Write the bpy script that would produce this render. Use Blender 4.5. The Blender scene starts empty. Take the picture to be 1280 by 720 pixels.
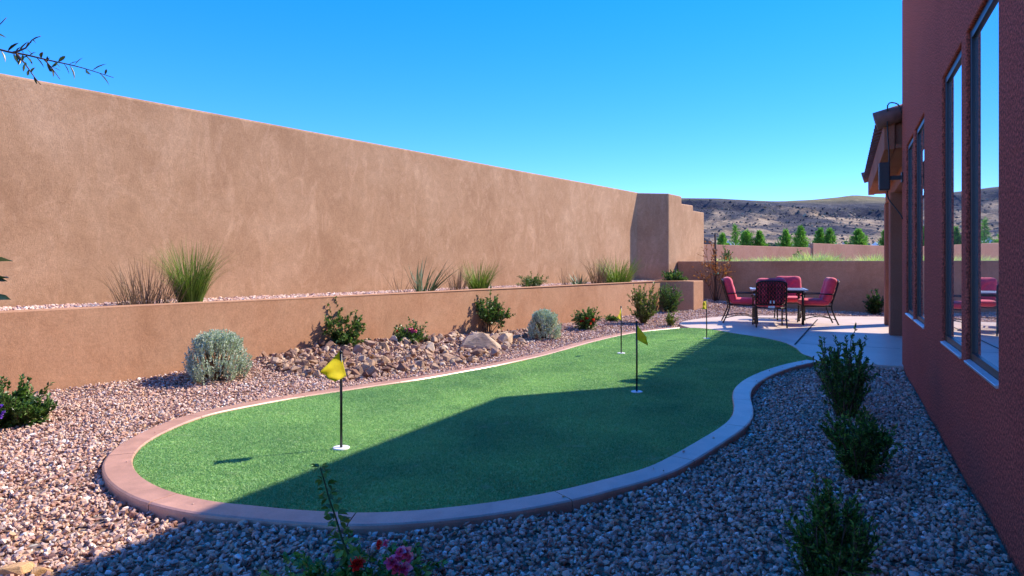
import bpy, bmesh, math, random
import numpy as np
from mathutils import Vector, Matrix, noise as mnoise

random.seed(7)
rng = np.random.default_rng(11)
S = bpy.context.scene
COL = S.collection
F, HOR, EYE = 853.33, 330.0, 1.25
pi = math.pi

# ------------------------------------------------------------------ frame of reference
def at(px, py, z=0.0):
    """ground point seen at a pixel of the 1280x720 photograph, on the plane z"""
    Y = (EYE - z) * F / (py - HOR)
    return Vector(((px - 640) / F * Y, Y, z))

def atY(px, py, Y):
    return Vector(((px - 640) / F * Y, Y, EYE + (HOR - py) / F * Y))

# ------------------------------------------------------------------ object helpers
def tag(o, label=None, cat=None, group=None, kind=None):
    if label: o['label'] = label
    if cat: o['category'] = cat
    if group: o['group'] = group
    if kind: o['kind'] = kind
    return o

def empty(name, loc=(0, 0, 0), rz=0.0):
    o = bpy.data.objects.new(name, None)
    o.empty_display_size = 0.1
    o.location = loc
    o.rotation_euler = (0, 0, rz)
    COL.objects.link(o)
    return o

def link(name, me, mat, parent=None, loc=None):
    o = bpy.data.objects.new(name, me)
    if mat is not None:
        me.materials.append(mat)
    COL.objects.link(o)
    if parent is not None: o.parent = parent
    if loc is not None: o.location = loc
    return o

def np_mesh(name, V, faces, smooth=False):
    """V (n,3); faces (m,k) array of equal-size faces, or list of arrays"""
    me = bpy.data.meshes.new(name)
    V = np.asarray(V, dtype=np.float32)
    if not isinstance(faces, list) or not hasattr(faces[0], 'shape'): faces = [faces]
    faces = [np.asarray(f, dtype=np.int32) for f in faces if len(f)]
    loops = np.concatenate([f.ravel() for f in faces])
    sizes = np.concatenate([np.full(len(f), f.shape[1], dtype=np.int32) for f in faces])
    starts = np.concatenate([[0], np.cumsum(sizes)[:-1]]).astype(np.int32)
    me.vertices.add(len(V)); me.vertices.foreach_set('co', V.ravel())
    me.loops.add(len(loops)); me.loops.foreach_set('vertex_index', loops)
    me.polygons.add(len(sizes)); me.polygons.foreach_set('loop_start', starts)
    me.polygons.foreach_set('use_smooth', np.full(len(sizes), smooth))
    me.update(calc_edges=True)
    return me

class MB:
    """collects shapes of ONE part"""
    def __init__(self): self.v = []; self.q = []; self.t = []; self.n = 0
    def add(self, V, quads=None, tris=None):
        V = np.asarray(V, dtype=np.float64).reshape(-1, 3)
        if quads is not None and len(quads): self.q.append(np.asarray(quads) + self.n)
        if tris is not None and len(tris): self.t.append(np.asarray(tris) + self.n)
        self.v.append(V); self.n += len(V)
    def box(self, c, s, rz=0.0, rx=0.0):
        x, y, z = np.array(s) / 2
        V = np.array([(a, b, d) for d in (-z, z) for b in (-y, y) for a in (-x, x)], float)
        if rx:
            c_, s_ = math.cos(rx), math.sin(rx)
            V = V @ np.array([[1, 0, 0], [0, c_, -s_], [0, s_, c_]]).T
        if rz:
            c_, s_ = math.cos(rz), math.sin(rz)
            V = V @ np.array([[c_, -s_, 0], [s_, c_, 0], [0, 0, 1]]).T
        self.add(V + np.array(c), [(0, 2, 3, 1), (4, 5, 7, 6), (0, 1, 5, 4), (2, 6, 7, 3), (0, 4, 6, 2), (1, 3, 7, 5)])
    def tube(self, P, r, n=6, cap=True):
        P = np.asarray(P, float)
        m = len(P)
        r = np.full(m, r) if np.isscalar(r) else np.asarray(r, float)
        T = np.gradient(P, axis=0); T /= np.linalg.norm(T, axis=1)[:, None] + 1e-12
        ref = np.array([0, 0, 1.0]) if abs(T[0][2]) < 0.9 else np.array([1.0, 0, 0])
        A = np.cross(T, ref); A /= np.linalg.norm(A, axis=1)[:, None] + 1e-12
        B = np.cross(T, A)
        a = np.arange(n) * 2 * pi / n
        V = P[:, None, :] + r[:, None, None] * (np.cos(a)[None, :, None] * A[:, None, :] + np.sin(a)[None, :, None] * B[:, None, :])
        i = np.arange(m - 1)[:, None] * n; j = np.arange(n)[None, :]; k = (j + 1) % n
        Q = np.stack([i + j, i + k, i + n + k, i + n + j], -1).reshape(-1, 4)
        V = V.reshape(-1, 3); tris = []
        if cap:
            V = np.vstack([V, P[0], P[-1]]); b = m * n
            jj = np.arange(n); kk = (jj + 1) % n
            tris = np.vstack([np.stack([np.full(n, b), kk, jj], -1), np.stack([np.full(n, b + 1), (m - 1) * n + jj, (m - 1) * n + kk], -1)])
        self.add(V, Q, tris)
    def build(self, name, mat, parent=None, smooth=False, loc=None, bevel=0):
        me = np_mesh(name, np.vstack(self.v), [np.vstack(x) for x in (self.q, self.t) if x], smooth)
        if bevel:
            bm = bmesh.new(); bm.from_mesh(me)
            bmesh.ops.bevel(bm, geom=[e for e in bm.edges if e.calc_face_angle(0) > 0.6], offset=bevel, segments=2, affect='EDGES', profile=0.6)
            bm.to_mesh(me); bm.free()
        return link(name, me, mat, parent, loc)

def prism_mesh(name, pts, z0, z1, bevel=0.0, segs=3, wob=0.0, cut=0.0, vert=True):
    """solid on a footprint polygon (counter-clockwise), rounded top edges"""
    bm = bmesh.new()
    pts = [Vector((p[0], p[1], 0)) for p in pts]
    a = sum(pts[i].x * pts[(i + 1) % len(pts)].y - pts[(i + 1) % len(pts)].x * pts[i].y for i in range(len(pts)))
    if a < 0: pts = pts[::-1]
    vb = [bm.verts.new((p.x, p.y, z0)) for p in pts]
    f = bm.faces.new(vb[::-1])
    vt = [bm.verts.new((p.x, p.y, z1)) for p in pts]
    bm.faces.new(vt)
    n = len(pts)
    for i in range(n):
        bm.faces.new((vb[i], vb[(i + 1) % n], vt[(i + 1) % n], vt[i]))
    if bevel:
        ed = [e for e in bm.edges if (e.verts[0].co.z + e.verts[1].co.z) / 2 > z0 + 1e-4 and (vert or e.verts[0].co.z == e.verts[1].co.z)]
        bmesh.ops.bevel(bm, geom=ed, offset=bevel, segments=segs, affect='EDGES', profile=0.5)
    if wob:
        for _ in range(1):
            long_ = [e for e in bm.edges if e.calc_length() > 1.2]
            bmesh.ops.subdivide_edges(bm, edges=long_, cuts=14, use_grid_fill=False)
        for v in bm.verts:
            if v.co.z > z1 - 0.2:
                v.co.z += wob * (mnoise.noise((v.co.x * 0.7, v.co.y * 0.7, 3.1)) + 0.5 * mnoise.noise((v.co.x * 2.3, v.co.y * 2.3, 8.0)))
    bm.normal_update()
    me = bpy.data.meshes.new(name); bm.to_mesh(me); bm.free()
    return me

def offset_path(P, d):
    """offset an open 2-D polyline to its left by d (mitred)"""
    P = np.asarray(P, float)[:, :2]; out = []
    T = np.diff(P, axis=0); T /= np.linalg.norm(T, axis=1)[:, None]
    N = np.stack([-T[:, 1], T[:, 0]], -1)
    for i in range(len(P)):
        if i == 0: out.append(P[0] + d * N[0])
        elif i == len(P) - 1: out.append(P[-1] + d * N[-1])
        else:
            m = N[i - 1] + N[i]; m /= np.linalg.norm(m)
            out.append(P[i] + d * m / max(0.3, m @ N[i]))
    return np.array(out)

def catmull(P, step, closed=False):
    P = np.asarray(P, float); out = []
    n = len(P)
    for i in range(n if closed else n - 1):
        g = (lambda k: P[k % n]) if closed else (lambda k: P[min(max(k, 0), n - 1)])
        p0, p1, p2, p3 = g(i - 1), g(i), g(i + 1), g(i + 2)
        m = max(2, int(np.linalg.norm(p2 - p1) / step))
        for t in np.arange(m) / m:
            out.append(0.5 * ((2 * p1) + (-p0 + p2) * t + (2 * p0 - 5 * p1 + 4 * p2 - p3) * t * t + (-p0 + 3 * p1 - 3 * p2 + p3) * t ** 3))
    if not closed: out.append(P[-1])
    return np.array(out)

def resample(P, step):
    P = np.asarray(P, float)
    d = np.concatenate([[0], np.cumsum(np.linalg.norm(np.diff(P, axis=0), axis=1))])
    s = np.linspace(0, d[-1], max(2, int(round(d[-1] / step)) + 1))
    return np.stack([np.interp(s, d, P[:, k]) for k in range(P.shape[1])], -1), s

def inside(poly, X, Y):
    poly = np.asarray(poly, float)[:, :2]
    r = np.zeros(len(X), bool); n = len(poly)
    for i in range(n):
        x0, y0 = poly[i]; x1, y1 = poly[(i + 1) % n]
        if y0 == y1: continue
        c = ((y0 > Y) != (y1 > Y)) & (X < (x1 - x0) * (Y - y0) / (y1 - y0) + x0)
        r ^= c
    return r

# ------------------------------------------------------------------ materials
def new_mat(name):
    m = bpy.data.materials.new(name); m.use_nodes = True
    nt = m.node_tree; nt.nodes.clear()
    out = nt.nodes.new('ShaderNodeOutputMaterial'); b = nt.nodes.new('ShaderNodeBsdfPrincipled')
    nt.links.new(b.outputs[0], out.inputs[0])
    return m, nt, b, out

def N(nt, t, **kw):
    n = nt.nodes.new(t)
    for k, v in kw.items():
        if k in n.inputs: n.inputs[k].default_value = v
        else: setattr(n, k, v)
    return n

def ramp(nt, fac, stops, interp='LINEAR'):
    r = nt.nodes.new('ShaderNodeValToRGB'); r.color_ramp.interpolation = interp
    el = r.color_ramp.elements
    while len(el) < len(stops): el.new(0.5)
    for e, (p, c) in zip(el, stops):
        e.position = p; e.color = (c[0], c[1], c[2], 1)
    nt.links.new(fac, r.inputs[0])
    return r

def mixc(nt, fac, a, b, mode='MIX'):
    m = nt.nodes.new('ShaderNodeMix'); m.data_type = 'RGBA'; m.blend_type = mode
    for k, v in ((0, fac), (6, a), (7, b)):
        if hasattr(v, 'links') or hasattr(v, 'is_linked'): nt.links.new(v, m.inputs[k])
        elif k == 0: m.inputs[0].default_value = v
        else: m.inputs[k].default_value = (v[0], v[1], v[2], 1)
    return m.outputs[2]

def coords(nt, scale=(1, 1, 1), rot=(0, 0, 0)):
    tc = nt.nodes.new('ShaderNodeTexCoord'); mp = nt.nodes.new('ShaderNodeMapping')
    mp.inputs['Scale'].default_value = scale; mp.inputs['Rotation'].default_value = rot
    nt.links.new(tc.outputs['Object'], mp.inputs[0])
    return mp.outputs[0]

def noise(nt, vec, scale, detail=4, rough=0.55, dist=0.0):
    n = N(nt, 'ShaderNodeTexNoise'); n.inputs['Scale'].default_value = scale
    n.inputs['Detail'].default_value = detail; n.inputs['Roughness'].default_value = rough; n.inputs['Distortion'].default_value = dist
    nt.links.new(vec, n.inputs['Vector'])
    return n.outputs[0]

def bump(nt, b, height, strength, dist=0.01, prev=None):
    n = N(nt, 'ShaderNodeBump'); n.inputs['Strength'].default_value = strength; n.inputs['Distance'].default_value = dist
    nt.links.new(height, n.inputs['Height'])
    if prev: nt.links.new(prev, n.inputs['Normal'])
    nt.links.new(n.outputs[0], b.inputs['Normal'])
    return n.outputs[0]

def stucco(name, dark, mid, light, grain=140, gs=0.35, streak=0.35, rot=0.0):
    m, nt, b, o = new_mat(name)
    v = coords(nt)
    big = noise(nt, v, 0.9, 6, 0.6, 0.6)
    base = ramp(nt, big, [(0.3, dark), (0.5, mid), (0.72, light)]).outputs[0]
    vs = coords(nt, (1.3, 1.3, 0.62))
    st = noise(nt, vs, 2.0, 8, 0.72, 1.8)
    sm = ramp(nt, st, [(0.5, (0, 0, 0)), (0.72, (1, 1, 1))]).outputs[0]
    mu = N(nt, 'ShaderNodeMath', operation='MULTIPLY'); mu.inputs[1].default_value = streak
    nt.links.new(sm, mu.inputs[0])
    c = mixc(nt, mu.outputs[0], base, tuple(min(1, x * 1.35 + 0.05) for x in light))
    fine = noise(nt, v, 45 if streak or grain > 80 else 70, 5, 0.7)
    lo_, hi_ = (0.82, 1.12) if streak or grain > 80 else (0.35, 1.55)  # wide speckle on the house paints the grain's light and shade into colour
    e_ = 0.3 if streak or grain > 80 else 0.39
    fr = ramp(nt, fine, [(e_, (lo_,) * 3), (1 - e_, (hi_,) * 3)]).outputs[0]
    c = mixc(nt, 1.0, c, fr, 'MULTIPLY')
    nt.links.new(c, b.inputs['Base Color'])
    b.inputs['Roughness'].default_value = 0.92; b.inputs['Specular IOR Level'].default_value = 0.15
    tr2 = noise(nt, v, 3.4, 6, 0.7, 2.5)
    c2 = mixc(nt, 1.0, c, ramp(nt, tr2, [(0.32, (0.90, 0.895, 0.89)), (0.68, (1.09, 1.09, 1.085))]).outputs[0], 'MULTIPLY') if streak else c
    nt.links.new(c2, b.inputs['Base Color'])
    tro = noise(nt, coords(nt, (1, 1, 0.8)), 7, 5, 0.62, 0.8)
    p = bump(nt, b, tro, 0.13, 0.03)
    g = noise(nt, v, grain, 4, 0.7)
    bump(nt, b, g, gs, 0.012 if gs < 0.9 else 0.03, p)
    return m

def plain(name, col, rough=0.5, metal=0.0, spec=0.5, nscale=30, var=0.12, bs=0.0):
    m, nt, b, o = new_mat(name)
    n = noise(nt, coords(nt), nscale, 4, 0.6)
    c = ramp(nt, n, [(0.25, tuple(x * (1 - var) for x in col)), (0.75, tuple(min(1, x * (1 + var)) for x in col))]).outputs[0]
    nt.links.new(c, b.inputs['Base Color'])
    b.inputs['Roughness'].default_value = rough; b.inputs['Metallic'].default_value = metal; b.inputs['Specular IOR Level'].default_value = spec
    if bs: bump(nt, b, noise(nt, coords(nt), nscale * 4, 4, 0.6), bs, 0.01)
    return m

def island_mat(name, stops, rough=0.85, spec=0.3, trans=0.0, obj=False, nscale=None, tint=None, gloss_var=False):
    """colour by the loose island (each leaf, each pebble its own tone) or by the object"""
    m, nt, b, o = new_mat(name)
    if obj: src = N(nt, 'ShaderNodeObjectInfo').outputs['Random']
    else: src = N(nt, 'ShaderNodeNewGeometry').outputs['Random Per Island']
    c = ramp(nt, src, stops).outputs[0]
    if nscale:
        n = noise(nt, coords(nt), nscale, 5, 0.65)
        c = mixc(nt, 1.0, c, ramp(nt, n, [(0.3, (0.6, 0.58, 0.56)), (0.7, (1.25, 1.22, 1.2))]).outputs[0], 'MULTIPLY')
        bump(nt, b, n, 0.5, 0.02)
    nt.links.new(c, b.inputs['Base Color'])
    b.inputs['Roughness'].default_value = rough; b.inputs['Specular IOR Level'].default_value = spec
    if trans:
        t = N(nt, 'ShaderNodeBsdfTranslucent'); mx = N(nt, 'ShaderNodeMixShader'); mx.inputs[0].default_value = trans
        tc = mixc(nt, 1.0, c, (1.3, 1.5, 0.7), 'MULTIPLY')
        nt.links.new(tc, t.inputs[0]); nt.links.new(b.outputs[0], mx.inputs[1]); nt.links.new(t.outputs[0], mx.inputs[2])
        nt.links.new(mx.outputs[0], o.inputs[0])
    return m

M = {}
M['wall'] = stucco('tan_stucco', (0.38, 0.21, 0.118), (0.45, 0.26, 0.15), (0.51, 0.31, 0.19), 110, 0.4, 0.38)
M['wall_low'] = stucco('tan_stucco_smooth', (0.41, 0.205, 0.112), (0.47, 0.25, 0.145), (0.51, 0.29, 0.175), 90, 0.25, 0.12)
M['house'] = stucco('red_brown_stucco', (0.55, 0.128, 0.085), (0.61, 0.142, 0.095), (0.65, 0.156, 0.105), 75, 1.0, 0.0)
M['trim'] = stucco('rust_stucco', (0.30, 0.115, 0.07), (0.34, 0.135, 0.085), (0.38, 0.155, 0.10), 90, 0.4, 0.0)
M['far_wall'] = stucco('far_stucco', (0.40, 0.19, 0.13), (0.45, 0.22, 0.15), (0.48, 0.25, 0.18), 40, 0.3, 0.1)

GR = [(0.0, (0.22, 0.10, 0.075)), (0.12, (0.38, 0.20, 0.145)), (0.3, (0.54, 0.31, 0.23)), (0.5, (0.63, 0.42, 0.32)), (0.64, (0.45, 0.31, 0.27)),
      (0.78, (0.68, 0.51, 0.42)), (0.9, (0.64, 0.36, 0.20)), (0.97, (0.78, 0.66, 0.57)), (1.0, (0.84, 0.78, 0.73))]
M['gravel'] = island_mat('crushed_stone', GR, 0.75, 0.35)
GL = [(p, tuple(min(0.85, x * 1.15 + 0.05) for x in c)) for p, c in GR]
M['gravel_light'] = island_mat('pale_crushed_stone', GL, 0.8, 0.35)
M['rock'] = island_mat('rubble_stone', [(0, (0.16, 0.08, 0.06)), (0.2, (0.34, 0.20, 0.13)), (0.4, (0.52, 0.35, 0.23)), (0.55, (0.40, 0.25, 0.20)), (0.7, (0.60, 0.42, 0.26)), (0.82, (0.28, 0.15, 0.10)), (1, (0.72, 0.58, 0.45))], 0.85, 0.3, obj=True, nscale=9)
M['boulder'] = island_mat('boulder_stone', [(0, (0.55, 0.40, 0.28)), (1, (0.5, 0.36, 0.25))], 0.85, 0.3, obj=True, nscale=5)
M['dark_boulder'] = island_mat('dark_boulder_stone', [(0, (0.16, 0.10, 0.085)), (1, (0.2, 0.13, 0.1))], 0.85, 0.3, obj=True, nscale=6)
M['orange_boulder'] = island_mat('orange_boulder_stone', [(0, (0.58, 0.34, 0.17)), (1, (0.66, 0.40, 0.20))], 0.85, 0.3, obj=True, nscale=8)

def ground_mat():
    m, nt, b, o = new_mat('gap_shaded_gravel')
    v = coords(nt)
    vo = N(nt, 'ShaderNodeTexVoronoi'); vo.inputs['Scale'].default_value = 34; nt.links.new(v, vo.inputs['Vector'])
    sep = N(nt, 'ShaderNodeSeparateColor'); nt.links.new(vo.outputs['Color'], sep.inputs[0])
    c = ramp(nt, sep.outputs[0], [(p, tuple(x * 0.45 for x in cc)) for p, cc in GR]).outputs[0]  # gravel tones darkened: shade of the gaps between stones put into the colour
    nt.links.new(c, b.inputs['Base Color']); b.inputs['Roughness'].default_value = 0.95; b.inputs['Specular IOR Level'].default_value = 0.1
    bump(nt, b, vo.outputs['Distance'], 0.9, -0.02)
    return m
M['ground'] = ground_mat()

def concrete(name, col, nscale=3.0, var=0.14, broom=True, rot=0.0, seal=0.6):
    m, nt, b, o = new_mat(name)
    v = coords(nt)
    a = noise(nt, v, nscale, 7, 0.65, 0.5)
    c = ramp(nt, a, [(0.28, tuple(x * (1 - var) for x in col)), (0.7, tuple(x * (1 + var) for x in col))]).outputs[0]
    f = noise(nt, v, 120, 4, 0.7)
    c = mixc(nt, 1.0, c, ramp(nt, f, [(0.3, (0.86, 0.86, 0.86)), (0.7, (1.1, 1.1, 1.1))]).outputs[0], 'MULTIPLY')
    nt.links.new(c, b.inputs['Base Color']); b.inputs['Roughness'].default_value = 0.6; b.inputs['Specular IOR Level'].default_value = 0.5; b.inputs['Coat Weight'].default_value = seal; b.inputs['Coat Roughness'].default_value = 0.3
    p = bump(nt, b, f, 0.25, 0.006)
    if broom: bump(nt, b, noise(nt, coords(nt, (4, 160, 1), (0, 0, rot)), 1.0, 3, 0.6), 0.25, 0.004, p)
    return m
M['patio'] = concrete('tan_concrete', (0.66, 0.505, 0.405), 1.2, 0.14, True, 0.45, 0.3)
M['kerb'] = concrete('red_concrete', (0.52, 0.275, 0.195), 5.0, 0.24, False)

def turf_mat(name, cut):
    m, nt, b, o = new_mat(name)
    v = coords(nt)
    big = noise(nt, v, 1.1, 5, 0.6, 0.4)
    if cut: src = N(nt, 'ShaderNodeNewGeometry').outputs['Random Per Island']
    else: src = noise(nt, v, 300, 3, 0.7)
    c = ramp(nt, src, [(0.0, (0.13, 0.31, 0.10)), (0.4, (0.25, 0.48, 0.165)), (0.75, (0.37, 0.61, 0.225)), (1, (0.52, 0.70, 0.34))]).outputs[0]
    c = mixc(nt, 1.0, c, ramp(nt, big, [(0.3, (0.70, 0.78, 0.80)), (0.7, (1.28, 1.18, 1.12))]).outputs[0], 'MULTIPLY')
    # worn pale scuffs round the first hole
    w = noise(nt, coords(nt, (1.3, 2.6, 1)), 2.3, 6, 0.7, 1.0)
    wr = ramp(nt, w, [(0.60, (0, 0, 0)), (0.74, (0.6, 0.6, 0.6))]).outputs[0]
    c = mixc(nt, wr, c, (0.55, 0.60, 0.38))
    nt.links.new(c, b.inputs['Base Color']); b.inputs['Roughness'].default_value = 0.6; b.inputs['Specular IOR Level'].default_value = 0.25
    if cut:
        t = N(nt, 'ShaderNodeBsdfTranslucent'); mx = N(nt, 'ShaderNodeMixShader'); mx.inputs[0].default_value = 0.35
        nt.links.new(c, t.inputs[0]); nt.links.new(b.outputs[0], mx.inputs[1]); nt.links.new(t.outputs[0], mx.inputs[2]); nt.links.new(mx.outputs[0], o.inputs[0])
    return m
M['turf'] = turf_mat('turf_backing', False)
M['blade'] = turf_mat('turf_fibre', True)

M['metal'] = plain('dark_bronze', (0.025, 0.02, 0.02), 0.38, 0.6, 0.5)
M['pole'] = plain('black_fibreglass', (0.012, 0.012, 0.012), 0.4)
M['frame'] = plain('bronze_window_frame', (0.022, 0.024, 0.032), 0.4, 0.3)
M['sill'] = plain('pale_sill', (0.62, 0.62, 0.62), 0.3, 0.4, 0.5)
M['white'] = plain('white_plastic', (0.8, 0.8, 0.78), 0.4)
M['tabletop'] = plain('grey_table_metal', (0.42, 0.43, 0.44), 0.35, 0.5)
M['tile'] = plain('clay_tile', (0.17, 0.08, 0.07), 0.75, 0, 0.3, 9, 0.35, 0.2)
M['lamp'] = plain('dark_lamp_metal', (0.035, 0.025, 0.028), 0.45, 0.4)
M['cable'] = plain('black_cable', (0.015, 0.015, 0.015), 0.5)
M['joint'] = plain('joint_filler', (0.03, 0.025, 0.022), 0.9)
M['tie'] = plain('green_tie', (0.05, 0.35, 0.25), 0.6)
M['wood'] = plain('stake_wood', (0.06, 0.035, 0.03), 0.8, 0, 0.3, 20, 0.3)
def cloth(name, col, trans=0.0):
    m, nt, b, o = new_mat(name)
    v = coords(nt)
    n = noise(nt, v, 14, 5, 0.6)
    c = ramp(nt, n, [(0.3, tuple(x * 0.85 for x in col)), (0.7, tuple(min(1, x * 1.12) for x in col))]).outputs[0]
    nt.links.new(c, b.inputs['Base Color']); b.inputs['Roughness'].default_value = 0.8
    b.inputs['Sheen Weight'].default_value = 0.25
    bump(nt, b, noise(nt, v, 260, 2, 0.5), 0.25, 0.004)
    if trans:
        t = N(nt, 'ShaderNodeBsdfTranslucent'); mx = N(nt, 'ShaderNodeMixShader'); mx.inputs[0].default_value = trans
        nt.links.new(c, t.inputs[0]); nt.links.new(b.outputs[0], mx.inputs[1]); nt.links.new(t.outputs[0], mx.inputs[2]); nt.links.new(mx.outputs[0], o.inputs[0])
    return m
M['cushion'] = cloth('red_cushion_fabric', (0.72, 0.05, 0.095))
M['flag'] = cloth('yellow_nylon', (0.85, 0.74, 0.01), 0.55)
def glass():
    m, nt, b, o = new_mat('reflective_window_glass')
    n = noise(nt, coords(nt), 1.2, 2, 0.5)
    c = ramp(nt, n, [(0.3, (0.72, 0.78, 0.82)), (0.7, (0.78, 0.83, 0.86))]).outputs[0]
    nt.links.new(c, b.inputs['Base Color'])
    b.inputs['Metallic'].default_value = 0.9; b.inputs['Roughness'].default_value = 0.012
    bump(nt, b, n, 0.015, 0.01)
    return m
M['glass'] = glass()

def leafm(name, a, b_, c, rough=0.45, spec=0.45, trans=0.25):
    return island_mat(name, [(0, a), (0.55, b_), (1, c)], rough, spec, trans)
M['lf_dark'] = leafm('dark_glossy_leaf', (0.012, 0.035, 0.012), (0.025, 0.065, 0.018), (0.06, 0.14, 0.03), 0.35)
M['lf_ever'] = leafm('evergreen_leaf', (0.025, 0.065, 0.015), (0.075, 0.16, 0.03), (0.20, 0.34, 0.07), 0.35)
M['lf_mid'] = leafm('mid_green_leaf', (0.03, 0.07, 0.018), (0.08, 0.16, 0.035), (0.22, 0.33, 0.10), 0.35)
M['lf_yel'] = leafm('yellow_green_leaf', (0.06, 0.10, 0.02), (0.14, 0.19, 0.035), (0.26, 0.28, 0.07))
M['lf_silver'] = leafm('silver_leaf', (0.32, 0.40, 0.30), (0.54, 0.62, 0.48), (0.72, 0.77, 0.64), 0.8, 0.2, 0.1)
M['lf_rose'] = leafm('rose_leaf', (0.05, 0.12, 0.025), (0.12, 0.26, 0.05), (0.24, 0.42, 0.10))
M['lf_rust'] = leafm('rust_leaf', (0.22, 0.06, 0.02), (0.38, 0.13, 0.04), (0.5, 0.22, 0.08), 0.6)
M['lf_olive'] = leafm('olive_leaf', (0.02, 0.035, 0.02), (0.04, 0.075, 0.035), (0.10, 0.14, 0.07), 0.35)
M['lf_pine'] = leafm('pine_needle', (0.05, 0.14, 0.025), (0.13, 0.30, 0.05), (0.26, 0.46, 0.09), 0.6, 0.3, 0.35)
M['gr_green'] = leafm('green_blade', (0.05, 0.10, 0.015), (0.12, 0.20, 0.03), (0.28, 0.36, 0.09), 0.5, 0.3, 0.3)
M['gr_dry'] = leafm('dry_blade', (0.10, 0.06, 0.045), (0.18, 0.11, 0.08), (0.30, 0.21, 0.14), 0.8, 0.2, 0.15)
M['gr_pale'] = leafm('pale_field_grass', (0.30, 0.38, 0.14), (0.48, 0.56, 0.24), (0.62, 0.68, 0.36), 0.7, 0.2, 0.3)
M['yucca'] = leafm('yucca_leaf', (0.05, 0.08, 0.04), (0.10, 0.15, 0.08), (0.20, 0.25, 0.14), 0.5, 0.3, 0.1)
M['bark'] = plain('twig_bark', (0.13, 0.085, 0.06), 0.85, 0, 0.2, 60, 0.3)
M['greenstem'] = plain('green_stem', (0.05, 0.09, 0.03), 0.6, 0, 0.3, 60, 0.3)
M['pink'] = leafm('pink_petal', (0.68, 0.05, 0.22), (0.85, 0.14, 0.38), (0.9, 0.34, 0.52), 0.6, 0.2, 0.35)
M['red'] = leafm('red_petal', (0.60, 0.012, 0.014), (0.78, 0.03, 0.028), (0.86, 0.08, 0.06), 0.6, 0.2, 0.3)
M['purple'] = leafm('purple_petal', (0.16, 0.05, 0.5), (0.25, 0.09, 0.65), (0.35, 0.16, 0.75), 0.6, 0.2, 0.3)

# ------------------------------------------------------------------ directions of the place
LD = np.array([0.742, 1.0]); LD /= np.linalg.norm(LD)           # along the two left walls
LN = np.array([LD[1], -LD[0]])                                  # into the yard
WD = np.array([0.486, 1.0]); WD /= np.linalg.norm(WD)           # along the house wall
WN = np.array([-WD[1], WD[0]])                                  # out of the house wall
R0 = np.array([-4.6, 6.44]); T0 = np.array([-5.62, 7.87])
RC = R0 + LD * (17.9 - 6.44) / LD[1]; RC2 = RC + LN * 0.58 + LD * 0.80
TB = T0 + LD * (20.5 - 7.87) / LD[1]; TC = TB + LN * 0.70 + LD * 0.72
SUN = np.array([0.922, 0.387]); SUN /= np.linalg.norm(SUN); ELEV = 40.0

def yard_z(x, y):
    """height of the gravel"""
    p = np.stack([np.asarray(x, float), np.asarray(y, float)], -1)
    d = (p - R0) @ LN; s = (p - R0) @ LD
    z = -0.038 + 0.05 * np.clip(1 - d / 1.2, 0, 1) ** 1.5
    mound = np.exp(-((s - 4.2) / 2.0) ** 2) * 0.13 * np.clip(1 - d / 1.15, 0, 1)
    z = z + mound
    # rise towards the corner by the sapling
    q = p - np.array([5.75, 19.85])
    z = z + 0.19 * np.exp(-(q ** 2).sum(-1) / 2.2)
    z = z + 0.010 * (np.sin(p[..., 0] * 5.1 + 1.3) * np.sin(p[..., 1] * 4.3) + np.sin(p[..., 0] * 2.1) * np.cos(p[..., 1] * 2.7 + 0.4))
    return z

# ------------------------------------------------------------------ ground, putting green, kerb, patio
gx = np.concatenate([np.linspace(-60, -10, 9), np.arange(-9.6, 14.2, 0.2), np.linspace(15, 60, 9)])
gy = np.concatenate([np.linspace(-40, -6, 7), np.arange(-5.6, 21.6, 0.2)])
GX, GY = np.meshgrid(gx, gy)
GZ = yard_z(GX, GY)
nx, ny = len(gx), len(gy)
idx = np.arange(nx * ny).reshape(ny, nx)
Q = np.stack([idx[:-1, :-1], idx[:-1, 1:], idx[1:, 1:], idx[1:, :-1]], -1).reshape(-1, 4)
# leave the sheet off behind the far left corner, where the field begins
cen = np.stack([GX, GY], -1).reshape(-1, 2)[Q].mean(1)
bw0 = TC + LD * 0.62
keep = ((cen - bw0) @ LD < 0.1)
g = link('ground', np_mesh('ground', np.stack([GX, GY, GZ], -1).reshape(-1, 3), Q[keep], True), M['ground'])
tag(g, kind='structure')

inner_near = [(1008, 451), (979, 457.3), (954, 464.6), (933, 474), (918.8, 485.4), (914.6, 496), (916, 510.4), (912.5, 523), (900, 535.4), (877, 550), (840, 570.5), (805.6, 586.6),
              (752.5, 602), (690, 617.8), (615, 631), (533.8, 639.7), (480.6, 642.6), (440, 642.8), (397.8, 640.8), (356, 638), (314, 634), (275.6, 630.6), (236.7, 623.6), (206, 614.4),
              (183.9, 603), (171, 591), (166.7, 579.7), (170, 568.6), (183.9, 554.7), (211.7, 539.4), (250.6, 524), (292, 513.6), (374, 497.8), (455, 486), (525, 475.8), (580, 465.5),
              (627.5, 457), (670, 447.5), (711, 436.5), (745, 427), (775, 420.2), (808.8, 414.6), (850, 410.5)]
pat_edge = [(866, 410.3), (887.5, 412), (920, 417.5), (955, 423), (980, 428.8), (995, 436), (1003, 443), (1020, 448.6)]
inn = np.array([at(x, y)[:2] for x, y in inner_near])
ped = np.array([at(x, y)[:2] for x, y in pat_edge])
inn = catmull(inn, 0.08); ped = catmull(ped, 0.08)
inn, s_in = resample(inn, 0.05)
turf_poly = np.vstack([inn, ped])
KW = 0.17
outp = offset_path(inn, -KW)      # the path runs clockwise seen from above on the near side: outside is ...
if inside(turf_poly, outp[len(outp) // 3: len(outp) // 3 + 1, 0], outp[len(outp) // 3: len(outp) // 3 + 1, 1])[0]:
    outp = offset_path(inn, KW); KS = 1
else: KS = -1
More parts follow.
